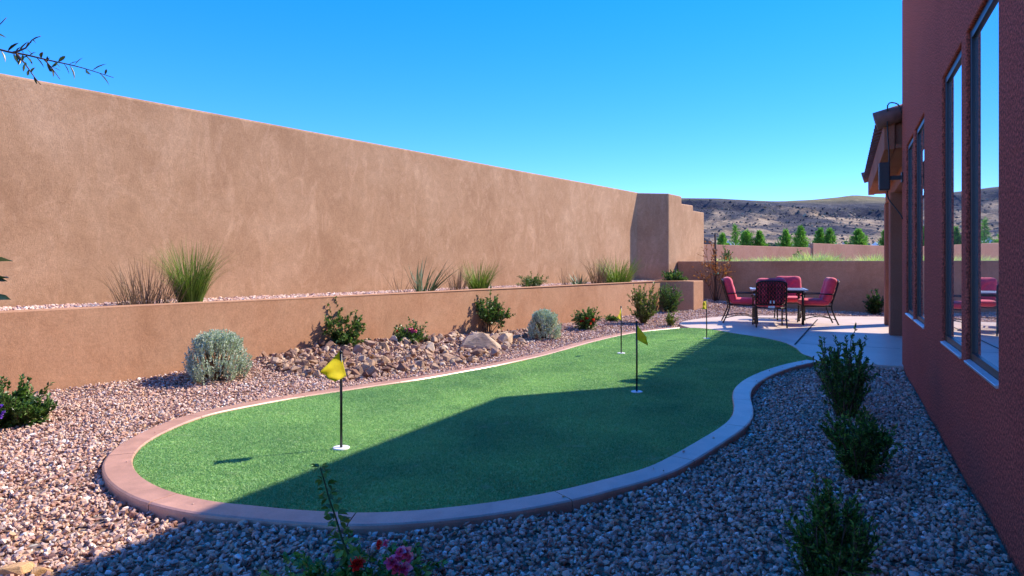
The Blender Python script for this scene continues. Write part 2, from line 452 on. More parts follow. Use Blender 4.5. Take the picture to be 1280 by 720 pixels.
def poly_sheet(name, poly, z, mat):
    bm = bmesh.new()
    vs = [bm.verts.new((p[0], p[1], z)) for p in poly]
    f = bm.faces.new(vs)
    bm.normal_update()
    if f.normal.z < 0: bmesh.ops.reverse_faces(bm, faces=[f])
    bmesh.ops.triangulate(bm, faces=[f])
    me = bpy.data.meshes.new(name); bm.to_mesh(me); bm.free()
    return link(name, me, mat)
tag(poly_sheet('putting_green', turf_poly, 0.0, M['turf']), kind='structure')

# kerb: swept section in 1 m lengths with open joints
kb = MB()
joint0 = s_in[np.argmin(np.linalg.norm(inn - np.array(at(448, 643)[:2]), axis=1))] % 1.06
sec = [(0.004, -0.09), (0.004, 0.006), (0.012, 0.016), (KW - 0.014, 0.014), (KW - 0.003, 0.008), (KW, -0.004), (KW, -0.16)]
cuts = [0] + [c for c in np.arange(joint0, s_in[-1], 1.06) if 0.2 < c < s_in[-1] - 0.2] + [s_in[-1]]
T = np.gradient(inn, axis=0); T /= np.linalg.norm(T, axis=1)[:, None]
NO = KS * np.stack([-T[:, 1], T[:, 0]], -1)
for a, b in zip(cuts[:-1], cuts[1:]):
    ss = np.linspace(a + 0.003, b - 0.003, 16)
    P = np.stack([np.interp(ss, s_in, inn[:, k]) for k in (0, 1)], -1)
    n2 = np.stack([np.interp(ss, s_in, NO[:, k]) for k in (0, 1)], -1); n2 /= np.linalg.norm(n2, axis=1)[:, None]
    V = np.concatenate([np.concatenate([P + n2 * o, np.full((16, 1), z)], 1)[:, None, :] for o, z in sec], 1)
    V[..., 2] += 0.003 * np.sin(ss * 3.1)[:, None]
    m_ = len(sec); i = np.arange(15)[:, None] * m_; j = np.arange(m_ - 1)[None, :]
    q = np.stack([i + j, i + j + 1, i + m_ + j + 1, i + m_ + j], -1).reshape(-1, 4)
    e0 = np.arange(m_)[None, :]; e1 = (15 * m_ + np.arange(m_))[None, ::-1]
    base = kb.n
    kb.add(V.reshape(-1, 3), q)
    # end caps as quads/tris fan
    kb.add(np.concatenate([V[0], V[-1]]), None, [(0, k, k + 1) for k in range(1, m_ - 1)] + [(m_, m_ + k + 1, m_ + k) for k in range(1, m_ - 1)])
kme = kb.build('kerb', M['kerb'])
bm = bmesh.new(); bm.from_mesh(kme.data); bmesh.ops.recalc_face_normals(bm, faces=bm.faces)
bm.to_mesh(kme.data); bm.free()
tag(kme, kind='structure')

# turf fibres
bb0, bb1 = turf_poly.min(0), turf_poly.max(0)
def sample_poly(poly, n):
    b0, b1 = np.asarray(poly).min(0)[:2], np.asarray(poly).max(0)[:2]
    P = b0 + rng.random((n, 2)) * (b1 - b0)
    return P[inside(poly, P[:, 0], P[:, 1])]
area = float(np.prod(bb1 - bb0))
def dens_keep(P, f): return P[rng.random(len(P)) < f(P[:, 1])]
P = sample_poly(turf_poly, int(area * 46000))
P = dens_keep(P, lambda y: np.clip(1.35 - y / 9, 0.22, 1))
n = len(P); az = rng.random(n) * 2 * pi
far = np.clip(P[:, 1] / 6, 1, 2.2)
w = 0.0030 * far * (0.7 + 0.6 * rng.random(n)); h = 0.0085 * (0.6 + 0.8 * rng.random(n)) * (0.7 + 0.3 * far)
dx, dy = np.cos(az), np.sin(az)
lean = rng.normal(0, 1.0, (n, 2)) * h[:, None]
b0 = np.stack([P[:, 0] - dx * w, P[:, 1] - dy * w, np.full(n, -0.001)], -1)
b1 = np.stack([P[:, 0] + dx * w, P[:, 1] + dy * w, np.full(n, -0.001)], -1)
tp = np.stack([P[:, 0] + lean[:, 0], P[:, 1] + lean[:, 1], h], -1)
V = np.stack([b0, b1, tp], 1).reshape(-1, 3)
tf = link('turf_grass', np_mesh('turf_grass', V, np.arange(3 * n).reshape(-1, 3)), M['blade'])
tag(tf, kind='stuff')

# patio slab
pl = [at(x, y, 0.012)[:2] for x, y in [(862, 409.6), (851, 406.4), (848.5, 404.3), (852, 402), (868, 398.8), (907, 394.8), (960, 394.4), (1042, 395), (1107, 396)]]
far_end = pl[-1]
patio_poly = list(pl) + [Vector((12.5, 15.6)), Vector((11.5, 7.0))]
hw = np.array([0.724, 0]) + WD * 9.2
patio_poly += [Vector((hw[0] + 0.4, hw[1] - 0.05)), Vector(hw), at(1033, 452.4, 0.012)[:2], at(1021, 450.2, 0.012)[:2]]
patio_poly += [Vector(p) for p in ped[::-1][2:-2]]
pm = prism_mesh('patio', patio_poly, -0.13, 0.012, 0.008, 2, vert=False)
patio = tag(link('patio', pm, M['patio']), kind='structure')
def strip(name, a, b, w, z, mat, parent=None):
    a, b = Vector((a[0], a[1], z)), Vector((b[0], b[1], z)); t = (b - a).normalized(); nn = Vector((-t.y, t.x, 0)) * w / 2
    return link(name, np_mesh(name, [a - nn, b - nn, b + nn, a + nn], [(0, 1, 2, 3)]), mat, parent)
# joint lines lie in a shallow groove: drawn as real dark filler strips 4 mm proud of nothing else
strip('expansion_joint', at(1022, 400), at(993.5, 432), 0.03, 0.0165, M['joint'], patio)
strip('expansion_joint', at(1001, 430.5), at(1125, 437), 0.022, 0.0160, M['joint'], patio)
strip('expansion_joint', at(925, 404), at(1100, 408.5), 0.022, 0.0160, M['joint'], patio)

# ------------------------------------------------------------------ gravel (nobody could count it)
phi = (1 + 5 ** .5) / 2
ICO = np.array([(-1, phi, 0), (1, phi, 0), (-1, -phi, 0), (1, -phi, 0), (0, -1, phi), (0, 1, phi), (0, -1, -phi), (0, 1, -phi), (phi, 0, -1), (phi, 0, 1), (-phi, 0, -1), (-phi, 0, 1)]) / math.hypot(1, phi)
ICF = np.array([(0, 11, 5), (0, 5, 1), (0, 1, 7), (0, 7, 10), (0, 10, 11), (1, 5, 9), (5, 11, 4), (11, 10, 2), (10, 7, 6), (7, 1, 8), (3, 9, 4), (3, 4, 2), (3, 2, 6), (3, 6, 8), (3, 8, 9), (4, 9, 5), (2, 4, 11), (6, 2, 10), (8, 6, 7), (9, 8, 1)])
def stones(P, size, jit=0.22, flat=0.65):
    n = len(P)
    sc = np.asarray(size).reshape(-1, 1) * (np.array([1, 0.78, flat]) * (0.75 + 0.5 * rng.random((n, 3))))
    V = ICO[None] * (1 + rng.normal(0, jit, (n, 12, 1))) + rng.normal(0, jit * 0.35, (n, 12, 3))
    V = V * sc[:, None, :]
    e = np.stack([rng.normal(0, 0.45, n), rng.normal(0, 0.45, n), rng.random(n) * 2 * pi], -1)
    cx, sx, cy, sy, cz, sz = np.cos(e[:, 0]), np.sin(e[:, 0]), np.cos(e[:, 1]), np.sin(e[:, 1]), np.cos(e[:, 2]), np.sin(e[:, 2])
    Rm = np.empty((n, 3, 3))
    Rm[:, 0, 0] = cy * cz; Rm[:, 0, 1] = sx * sy * cz - cx * sz; Rm[:, 0, 2] = cx * sy * cz + sx * sz
    Rm[:, 1, 0] = cy * sz; Rm[:, 1, 1] = sx * sy * sz + cx * cz; Rm[:, 1, 2] = cx * sy * sz - sx * cz
    Rm[:, 2, 0] = -sy; Rm[:, 2, 1] = sx * cy; Rm[:, 2, 2] = cx * cy
    V = np.einsum('nij,nkj->nki', Rm, V) + P[:, None, :]
    Fc = ICF[None] + (np.arange(n) * 12)[:, None, None]
    return V.reshape(-1, 3), Fc.reshape(-1, 3)

kerb_poly = np.vstack([offset_path(inn, KS * (KW + 0.012)), ped])
patio_np = np.array([p[:2] for p in patio_poly])
CAND = []
for (x0, x1, y0, y1, den) in ((-9, 9, 1.4, 6.5, 2150), (-9, 9, 6.5, 11, 1550), (-4, 11, 11, 20.5, 800)):
    CAND.append(np.stack([x0 + (x1 - x0) * rng.random(int((x1 - x0) * (y1 - y0) * den)), y0 + (y1 - y0) * rng.random(int((x1 - x0) * (y1 - y0) * den))], -1))
P = np.vstack(CAND)
d_left = (P - R0) @ LN
d_house = (P - np.array([0.724, 0])) @ WN
s_house = (P - np.array([0.724, 0])) @ WD
view = np.abs(P[:, 0]) < P[:, 1] * 0.76 + 1.3
jogged = ((P - RC) @ LD > -0.02) & ((P - RC2) @ LN < 0.02) & ((P - RC2) @ LD < 0.72) & (((P - RC) @ LN) * 0.80 < ((P - RC) @ LD) * 0.58 + 0.02)
bw = (P - bw0) @ LD < -0.03
ok = (d_left > 0.02) & view & ~jogged & bw & ~((d_house < 0.02) & (s_house < 9.6)) & (d_house > -5)
ok &= ~inside(kerb_poly, P[:, 0], P[:, 1]) & ~inside(patio_np, P[:, 0], P[:, 1])
P = P[ok]
dl_ = (P - R0) @ LN; sl_ = (P - R0) @ LD
n = len(P)
size = (0.0090 + 0.0078 * rng.random(n) ** 1.6) * np.where(P[:, 1] > 11, 1.25, 1.0) * np.where(rng.random(n) < 0.03, 1.45, 1.0) 
z = yard_z(P[:, 0], P[:, 1]) + 0.002 + rng.random(n) * 0.02
ks = rng.choice(len(inn) - 2, 34); ko = rng.random(34) * (KW - 0.03) + 0.015
Pk = inn[ks] + NO[ks] * ko[:, None]
P = np.vstack([P, Pk]); z = np.concatenate([z, np.full(34, 0.019)]); size = np.concatenate([size, 0.004 + 0.005 * rng.random(34)])
V, Fc = stones(np.stack([P[:, 0], P[:, 1], z], -1), size, 0.27, 0.7)
gv = link('gravel', np_mesh('gravel', V, Fc), M['gravel'])
tag(gv, kind='stuff')
print('gravel', n)

# ------------------------------------------------------------------ walls
tall_path = [T0 - LD * 15, TB]
def wall_thing(name, label, polys, mat, cat='wall', bevel=0.035, wob=0.012):
    """polys: list of (footprint, z0, z1); the first is the thing, the others its stepped lengths"""
    if len(polys) == 1:
        return tag(link(name, prism_mesh(name, *polys[0], bevel, 3, wob), mat), label, cat)
    r = empty(name, (polys[0][0][0][0], polys[0][0][0][1], 0))
    tag(r, label, cat)
    for p, z0, z1 in polys:
        o = link('wall_panel', prism_mesh('wall_panel', p, z0, z1, bevel, 3, wob), mat)
        o.parent = r; o.matrix_parent_inverse = Matrix.Translation(-Vector(r.location))
    return r
th = 0.26
P1 = [T0 - LD * 15, TB + LD * 0.12, TB + LD * 0.12 - LN * th, T0 - LD * 15 - LN * th]
e1, e2, e3 = TC + LD * 1.0, TC + LD * 1.95, TC + LD * 2.92
P2 = [TB - LN * 0.12 - LD * 0.12, TC, e1, e1 - LN * 0.3, TC - LN * 0.3 + LD * 0.15, TB - LN * 0.12 + LD * 0.25]
P3 = [e1 - LD * 0.15 - LN * 0.004, e2 - LN * 0.004, e2 - LN * 0.29, e1 - LD * 0.15 - LN * 0.29]
P4 = [e2 - LD * 0.15 - LN * 0.008, e3 - LN * 0.008, e3 - LN * 0.28, e2 - LD * 0.15 - LN * 0.28]
wall_thing('boundary_wall', 'very tall tan stucco boundary wall behind the raised planting terrace, stepping down at its far end',
           [(P1, -0.3, 3.40), (P2, -0.3, 3.385), (P3, -0.3, 3.15), (P4, -0.3, 2.985)], M['wall'])
rpath = np.array([R0 - LD * 14, RC, RC2, RC2 + LD * 0.70, RC2 + LD * 0.70 - LN * 1.3])
roff = offset_path(rpath, 0.34)
wall_thing('retaining_wall', 'low tan stucco retaining wall that holds up the gravel planting terrace',
           [(list(rpath) + list(roff[::-1]), -0.3, 0.80)], M['wall_low'], bevel=0.025, wob=0.006)
bpath = [bw0 - LN * 0.1, bw0 + LN * 8.5]
wall_thing('patio_wall', 'eye-level shaded stucco wall at the back of the patio, behind the red chairs',
           [([bpath[0] + LN * 0.11, bpath[1], bpath[1] + LD * 0.22, bpath[0] + LN * 0.11 + LD * 0.22], -0.3, 1.335)], M['wall_low'], bevel=0.025, wob=0.006)
# terrace
tpoly = [R0 - LD * 14 - LN * 0.25, RC - LN * 0.25, RC2 - LN * 0.25, RC2 - LN * 0.1 + LD * 0.6, RC2 - LN * 1.45 + LD * 0.6, TC - LN * 0.05 + LD * 0.1, TB - LN * 0.1, T0 - LD * 15 - LN * 0.1]
tag(poly_sheet('terrace_ground', tpoly, 0.70, M['ground']), kind='structure')
tin = [R0 - LD * 1.5 - LN * 0.345, RC - LN * 0.345 + LD * 0.15, RC2 - LN * 0.36 + LD * 0.1, RC2 - LN * 0.36 + LD * 0.34, RC2 - LN * 1.0 + LD * 0.34, TC + LN * 0.05 - LD * 0.06, TB - LD * 0.04 + LN * 0.03, T0 + LN * 0.03 - LD * 3]
def tpts(den):
    b0, b1 = np.min(tin, 0), np.max(tin, 0)
    Pp = b0 + rng.random((int(np.prod(b1 - b0) * den), 2)) * (b1 - b0)
    return Pp[inside(tin, Pp[:, 0], Pp[:, 1])]
P = tpts(750); n = len(P)
dt = np.clip(-((P - R0) @ LN) / 1.7, 0, 1)
V, Fc = stones(np.stack([P[:, 0], P[:, 1], 0.708 + 0.045 * dt + rng.random(n) * 0.016], -1), 0.014 + 0.012 * rng.random(n))
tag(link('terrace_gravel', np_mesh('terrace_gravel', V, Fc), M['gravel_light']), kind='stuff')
def terr_z(p): return 0.755

# far wall beyond the patio wall
a = Vector((-0.5, 20.8)); k = Vector((0.442 * 32.9, 32.9)); b = Vector((0.58 * 39.6, 39.6)); b = b + (b - k) * 1.2
nf = Vector((0.8, -1)).normalized()
fw1 = [a, k, k - nf * 0.2, a - nf * 0.2]
fw2 = [k + nf * 0.05 - (k - a).normalized() * 0.15, b + nf * 0.05, b - nf * 0.15, k - nf * 0.15 - (k - a).normalized() * 0.15]
wall_thing('far_wall', 'reddish stucco wall beyond the patio wall, in front of the young pines',
           [(fw1, 0.5, 2.04), (fw2, 0.5, 2.25)], M['far_wall'], bevel=0.02, wob=0.0)

# ------------------------------------------------------------------ house
O = np.array([0.724, 0.0])
house = empty('house', (O[0], O[1], 0), math.atan2(WD[1], WD[0]))
tag(house, 'red-brown stucco house with tall narrow windows and a clay tiled porch roof', 'house')
# local frame: x along the wall (away from the camera), y out of the wall, z up
UE, ZT = 9.46, 4.56
wins = [(3.56, 4.50), (4.68, 5.60), (6.84, 7.78), (7.92, 8.82)]
WZ0, WZ1, RD = 0.665, 2.62, 0.055
bm = bmesh.new()
us = sorted([-5.0, UE] + [u for w_ in wins for u in w_]); zs = [-0.3, WZ0, WZ1, ZT]
vg = {(i, j): bm.verts.new((u, 0, z_)) for i, u in enumerate(us) for j, z_ in enumerate(zs)}
holes = set()
for i in range(len(us) - 1):
    for j in range(3):
        if j == 1 and any(abs(us[i] - w0) < 1e-6 for w0, w1 in wins): holes.add(i); continue
        bm.faces.new((vg[i, j], vg[i, j + 1], vg[i + 1, j + 1], vg[i + 1, j]))
for i in holes:
    inn4 = [bm.verts.new((us[i + a_], -RD, zs[1 + b_])) for a_, b_ in ((0, 0), (0, 1), (1, 1), (1, 0))]
    o4 = [vg[i, 1], vg[i, 2], vg[i + 1, 2], vg[i + 1, 1]]
    for k_ in range(4):
        bm.faces.new((o4[k_], inn4[k_], inn4[(k_ + 1) % 4], o4[(k_ + 1) % 4]))
D = -9.0
n_ = len(us) - 1
bk = {(c, j): bm.verts.new((us[c], D, zs[j])) for c in (0, n_) for j in (0, 3)}
# end wall, top, back, near end
bm.faces.new([vg[n_, 0], vg[n_, 1], vg[n_, 2], vg[n_, 3], bk[n_, 3], bk[n_, 0]])
bm.faces.new([vg[0, 3], vg[0, 2], vg[0, 1], vg[0, 0], bk[0, 0], bk[0, 3]])
bm.faces.new([vg[i, 3] for i in range(n_ + 1)] + [bk[n_, 3], bk[0, 3]])
bm.faces.new([bk[0, 0], bk[n_, 0], bk[n_, 3], bk[0, 3]])
bmesh.ops.recalc_face_normals(bm, faces=bm.faces)
def is_edge(e):
    a_, b_ = e.verts[0].co, e.verts[1].co
    vert = abs(a_.x - UE) < 1e-5 and abs(b_.x - UE) < 1e-5 and abs(a_.y) < 1e-5 and abs(b_.y) < 1e-5
    top = abs(a_.z - ZT) < 1e-5 and abs(b_.z - ZT) < 1e-5 and (abs(a_.y) < 1e-5 and abs(b_.y) < 1e-5)
    rev = abs(a_.y) < 1e-5 and abs(b_.y) < 1e-5 and e.calc_face_angle(0) > 1.2 and WZ0 - 0.01 < (a_.z + b_.z) / 2 < WZ1 + 0.01
    return vert, top, rev
ev = [e for e in bm.edges if any(is_edge(e)[:2])]
bmesh.ops.bevel(bm, geom=ev, offset=0.05, segments=4, affect='EDGES', profile=0.5)
ev = [e for e in bm.edges if is_edge(e)[2]]
bmesh.ops.bevel(bm, geom=ev, offset=0.012, segments=2, affect='EDGES', profile=0.5)
bm.normal_update()
me = bpy.data.meshes.new('wall'); bm.to_mesh(me); bm.free()
link('wall', me, M['house'], house)
for (u0, u1) in wins:
    fr = MB(); fw = 0.05; yy = -0.034; dd = 0.026
    fr.box((u0 + fw / 2 - 0.004, yy, (WZ0 + WZ1) / 2), (fw, dd, WZ1 - WZ0 + 0.01))
    fr.box((u1 - fw / 2 + 0.004, yy, (WZ0 + WZ1) / 2), (fw, dd, WZ1 - WZ0 + 0.01))
    fr.box(((u0 + u1) / 2, yy - 0.001, WZ1 - fw / 2 + 0.004), (u1 - u0 - 2 * fw + 0.02, dd - 0.002, fw))
    fr.box(((u0 + u1) / 2, yy - 0.001, WZ0 + fw / 2 + 0.012), (u1 - u0 - 2 * fw + 0.02, dd - 0.002, fw))
    wn = fr.build('window', M['frame'], house, bevel=0.003)
    pn = MB(); pn.box(((u0 + u1) / 2, -0.042, (WZ0 + WZ1) / 2), (u1 - u0 - 0.06, 0.008, WZ1 - WZ0 - 0.06)); pn.build('pane', M['glass'], wn)
    sl = MB(); sl.box(((u0 + u1) / 2, -0.006, WZ0 + 0.010), (u1 - u0 - 0.006, 0.034, 0.018), 0, -0.3); sl.build('sill', M['sill'], wn, bevel=0.003)

# porch beyond the end of the wall
EY = 0.19; EZ = 3.0; U0, U1 = UE + 0.06, 15.95; SLOPE = 0.33; RUN = 4.2
fa = MB(); fa.box(((U0 + U1) / 2, EY - 0.06, EZ - 0.13), (U1 - U0 - 0.06, 0.12, 0.34)); fa.build('fascia', M['trim'], house, bevel=0.01)
so = MB(); so.box(((U0 + U1) / 2, EY - 0.12 - 1.5, EZ - 0.26), (U1 - U0 - 0.08, 2.99, 0.05)); so.build('soffit', M['trim'], house)
bmn = MB(); bmn.box(((U0 + U1) / 2, EY - 0.48, EZ - 0.40), (U1 - U0 - 0.5, 0.34, 0.228)); bmn.build('beam', M['trim'], house, bevel=0.015)
for uc, wd in ((13.4, 0.44), (15.6, 0.38)):
    cm = MB(); cm.box((uc, EY - 0.48, 1.19), (wd, wd, 2.6)); cm.build('column', M['trim'], house, bevel=0.02)
gb = MB(); gz = lambda y_: EZ + 0.0 + (EY - y_) * SLOPE - 0.02
gv_ = [(u_, y_, z_) for u_ in (U0 + 0.10, U0 + 0.22) for y_, z_ in ((EY - 0.122, EZ - 0.23), (EY - 3.0, EZ - 0.23), (EY - 3.0, gz(EY - 3.0)), (EY - 0.122, gz(EY - 0.122)))]
gb.add(gv_, [(0, 1, 2, 3), (4, 7, 6, 5), (0, 4, 5, 1), (1, 5, 6, 2), (2, 6, 7, 3), (3, 7, 4, 0)]); gb.build('gable', M['trim'], house)
rw = MB(); rw.box(((UE + U1) / 2 - 0.2, -4.2, 1.9), (U1 - UE + 0.2, 3.6, 3.6)); rw.build('porch_wall', M['trim'], house)
# S-tiles: barrels running up the slope
tl = MB()
pitch = 0.28; nt_ = int((U1 - U0) / pitch)
ang = math.atan(SLOPE)
for i in range(nt_ + 1):
    uc = U0 + 0.1 + i * pitch
    ncs = 11
    for c in range(ncs):
        s0, s1 = c * 0.38 - 0.02, (c + 1) * 0.38 + 0.03
        pts = []
        for kx, (s_, lift, rr) in enumerate(((s0, 0.018, 0.094), (s1, 0.0, 0.086))):
            for a_ in np.linspace(0, pi, 7):
                pts.append((uc + rr * math.cos(a_), EY + 0.065 - s_ * math.cos(ang) , EZ + 0.035 + s_ * math.sin(ang) + lift + rr * 0.95 * math.sin(a_)))
            pts.append((uc + 0.19, EY + 0.065 - s_ * math.cos(ang), EZ + 0.03 + s_ * math.sin(ang) + lift))
        V = np.array(pts); m8 = 8
        q = [(k_, k_ + 1, m8 + k_ + 1, m8 + k_) for k_ in range(6)]
        if c: q.append((0, m8, m8 + 7, 7))
        # thickness at the exposed end
        V2 = V[:8].copy(); V2[:, 2] -= 0.022
        Vn = np.vstack([V, V2]); q += [(k_, 16 + k_, 16 + k_ + 1, k_ + 1) for k_ in range(6)]
        tl.add(Vn, q)
rf = tl.build('roof', M['tile'], house)
dk = MB(); dk.box(((U0 + U1) / 2, EY - RUN / 2 * math.cos(ang) - 0.02, EZ + 0.02 + RUN / 2 * math.sin(ang)), (U1 - U0 - 0.03, RUN, 0.06), 0, -ang); dk.build('roof_deck', M['trim'], rf)
# rake cap barrels at the near end, and at the far end
for uu in (U0 + 0.03, U1 - 0.03):
    cp = MB()
    for c in range(10):
        s0, s1 = c * 0.42 - 0.02, c * 0.42 + 0.44
        cp.tube([(uu, EY + 0.08 - s0 * math.cos(ang), EZ + 0.075 + s0 * math.sin(ang)), (uu, EY + 0.08 - s1 * math.cos(ang), EZ + 0.06 + s1 * math.sin(ang))], [0.115, 0.10], 12)
    cp.build('rake_tile', M['tile'], rf, True)
# wall lamp on its bracket at the corner, and the loose cable
lp = MB(); lp.box((UE - 0.16, 0.20, 2.33), (0.15, 0.12, 0.34)); L_ = lp.build('wall_lamp', M['lamp'], house, bevel=0.012)
br = MB(); br.box((UE - 0.16, 0.07, 2.31), (0.05, 0.145, 0.05)); br.box((UE - 0.16, 0.008, 2.31), (0.11, 0.02, 0.12)); br.build('bracket', M['lamp'], L_, bevel=0.004)
cb = MB()
cpts = catmull([(UE - 0.15, 0.012, 3.10), (UE - 0.12, 0.05, 3.22), (UE - 0.05, 0.14, 3.26), (UE, 0.16, 3.18), (UE, 0.155, 2.9), (UE - 0.02, 0.14, 2.6), (UE - 0.03, 0.15, 2.3), (UE - 0.05, 0.16, 2.1), (UE - 0.1, 0.08, 1.95), (UE - 0.15, 0.02, 1.85), (UE - 0.18, 0.006, 1.8)], 0.04)
cb.tube(cpts, 0.008, 6); cb.build('cable', M['cable'], house, True)

# ------------------------------------------------------------------ hills and field
ky = np.concatenate([np.linspace(21.5, 60, 16), np.linspace(70, 300, 20), np.linspace(312, 720, 90), np.linspace(735, 1500, 40)])
kx = np.linspace(-0.35, 1.45, 260)
KX, KY = np.meshgrid(kx, ky); HX = KX * KY
def fbm(x, y, s, o=4):
    out = np.zeros(x.shape); a_ = 1.0
    for k_ in range(o):
        out += a_ * np.array([mnoise.noise((float(p) * s, float(q_) * s, 5.3 + k_)) for p, q_ in zip(x.ravel(), y.ravel())]).reshape(x.shape)
        s *= 2.1; a_ *= 0.5
    return out
n1 = fbm(HX, KY, 1 / 190.0, 3); n2 = fbm(HX, KY, 1 / 42.0, 3)
gul = np.abs(fbm(HX + 30 * n2, KY * 0.35, 1 / 75.0, 3))
rimY = 640 + 70 * n1 + 18 * n2
t = np.clip((KY - 300) / (rimY - 300), 0, 1)
rimZ = np.interp(KX, [0.2, 0.30, 0.40, 0.5, 0.6, 1.2], [62, 61, 55, 53, 54, 50]) * (rimY / 640)
base = np.interp(KY, [21, 36, 60, 300], [1.02, 1.1, 1.6, 9.0])
z = base + (rimZ - 9 - 6) * (0.35 * t + 0.65 * t ** 1.8) * (KY > 300)
z = z + 6 * np.clip((KY - rimY + 14) / 10, 0, 1) + np.sin(t * pi) * (-9 * (0.35 - gul).clip(0, 1) + 3.2 * n2)
beyond = np.clip((KY - rimY) / 420, 0, 1)
dome = np.interp(KX, [0.2, 0.3, 0.38, 0.44, 0.5, 0.56, 0.75, 1.3], [34, 36, 40, 46, 55, 50, 40, 26])
z = z + beyond ** 0.8 * dome * (KY > rimY)
mi = np.arange(HX.size).reshape(HX.shape)
Q = np.stack([mi[:-1, :-1], mi[:-1, 1:], mi[1:, 1:], mi[1:, :-1]], -1).reshape(-1, 4)
hv = np.stack([HX, KY, z], -1).reshape(-1, 3)
cen = hv[Q].mean(1)[:, :2]
keepf = ((cen - bw0) @ LD > -0.6) & ((cen[:, 0] * 0 + cen[:, 1]) > 0)
def hill_mat():
    m, nt, b, o = new_mat('desert_hill')
    geo = N(nt, 'ShaderNodeNewGeometry'); v = geo.outputs['Position']
    sx_ = N(nt, 'ShaderNodeSeparateXYZ'); nt.links.new(v, sx_.inputs[0])
    mp = N(nt, 'ShaderNodeMapping'); mp.inputs['Scale'].default_value = (1, 0.6, 1.6); nt.links.new(v, mp.inputs[0])
    big = noise(nt, mp.outputs[0], 0.012, 8, 0.62, 0.6)
    mid = noise(nt, mp.outputs[0], 0.06, 8, 0.7, 0.4)
    tan = ramp(nt, mid, [(0.3, (0.20, 0.145, 0.105)), (0.5, (0.38, 0.275, 0.185)), (0.68, (0.52, 0.385, 0.26))]).outputs[0]
    dark = ramp(nt, mid, [(0.35, (0.03, 0.033, 0.055)), (0.65, (0.10, 0.095, 0.105))]).outputs[0]  # dark basalt, with the blue of distant haze mixed into its colour
    # basalt rubble: mostly high on the scarp
    hm = N(nt, 'ShaderNodeMapRange'); hm.inputs[1].default_value = 8; hm.inputs[2].default_value = 62; hm.inputs[3].default_value = -0.15; hm.inputs[4].default_value = 0.2
    nt.links.new(sx_.outputs[2], hm.inputs[0])
    ad = N(nt, 'ShaderNodeMath', operation='ADD'); nt.links.new(big, ad.inputs[0]); nt.links.new(hm.outputs[0], ad.inputs[1])
    f = ramp(nt, ad.outputs[0], [(0.47, (0, 0, 0)), (0.56, (1, 1, 1))]).outputs[0]
    # above the rim: dry grass
    hi = N(nt, 'ShaderNodeMapRange'); hi.inputs[1].default_value = 58; hi.inputs[2].default_value = 70; nt.links.new(sx_.outputs[2], hi.inputs[0])
    c = mixc(nt, f, tan, dark)
    top = ramp(nt, mid, [(0.35, (0.13, 0.115, 0.065)), (0.6, (0.26, 0.21, 0.12))]).outputs[0]
    c = mixc(nt, hi.outputs[0], c, top)
    # scrub dots
    vo = N(nt, 'ShaderNodeTexVoronoi'); vo.inputs['Scale'].default_value = 0.16; nt.links.new(v, vo.inputs['Vector'])
    d = ramp(nt, vo.outputs['Distance'], [(0.22, (1, 1, 1)), (0.34, (0, 0, 0))]).outputs[0]
    hf = N(nt, 'ShaderNodeMath', operation='MULTIPLY'); hf.inputs[1].default_value = 0.4; nt.links.new(d, hf.inputs[0])
    c = mixc(nt, hf.outputs[0], c, (0.075, 0.075, 0.05))
    nt.links.new(c, b.inputs['Base Color']); b.inputs['Roughness'].default_value = 0.95; b.inputs['Specular IOR Level'].default_value = 0.05
    bump(nt, b, mid, 0.9, 6.0)
    return m
hm_ = link('hill', np_mesh('hill', hv, Q[keepf], True), hill_mat())
tag(hm_, kind='structure')
# basalt blocks on the scarp
from mathutils.bvhtree import BVHTree
bvh = BVHTree.FromPolygons([tuple(p) for p in hv], [tuple(int(i) for i in q) for q in Q[keepf]])
def hill_z(x, y):
    h_ = bvh.ray_cast(Vector((x, y, 500)), Vector((0, 0, -1)))
    return h_[0].z if h_[0] is not None else 1.1
pts = []; sz = []
rr = random.Random(4)
while len(pts) < 4500:
    i_ = rr.randrange(40, ky.size - 46); j_ = rr.randrange(60, 255)
    tt = t[i_, j_]
    if KY[i_, j_] < 330 or tt >= 1.0: continue
    w_ = 0.10 + 0.9 * tt ** 3 + 0.5 * max(0, n2[i_, j_])
    if rr.random() > w_ * 0.9: continue
    x_ = HX[i_, j_] + rr.uniform(-3, 3); y_ = KY[i_, j_] + rr.uniform(-3, 3)
    pts.append((x_, y_, z[i_, j_] + 0.2)); sz.append(rr.uniform(0.3, 1.0) * (1 + (tt > 0.93) * 0.5))
V, Fc = stones(np.array(pts), np.array(sz), 0.25, 0.9)
M['basalt'] = island_mat('basalt_block', [(0, (0.045, 0.045, 0.065)), (0.5, (0.10, 0.09, 0.09)), (0.75, (0.2, 0.16, 0.125)), (1, (0.42, 0.33, 0.24))], 0.9, 0.1)  # darkest blocks carry the painted haze blue too
tag(link('hillside_rocks', np_mesh('hillside_rocks', V, Fc), M['basalt']), kind='stuff')
# desert scrub on the flat below the hill
pts = []; sz = []
for _ in range(1500):
    y_ = rr.uniform(95, 330); x_ = rr.uniform(0.2, 0.95) * y_
    pts.append((x_, y_, hill_z(x_, y_) + 0.3)); sz.append(rr.uniform(0.4, 1.3))
V, Fc = stones(np.array(pts), np.array(sz), 0.3, 0.8)
M['scrub'] = island_mat('desert_scrub_and_stone', [(0, (0.07, 0.085, 0.04)), (0.45, (0.15, 0.14, 0.08)), (0.7, (0.28, 0.23, 0.17)), (0.9, (0.5, 0.46, 0.42)), (1, (0.7, 0.68, 0.66))], 0.9, 0.1)
tag(link('desert_scrub', np_mesh('desert_scrub', V, Fc), M['scrub']), kind='stuff')

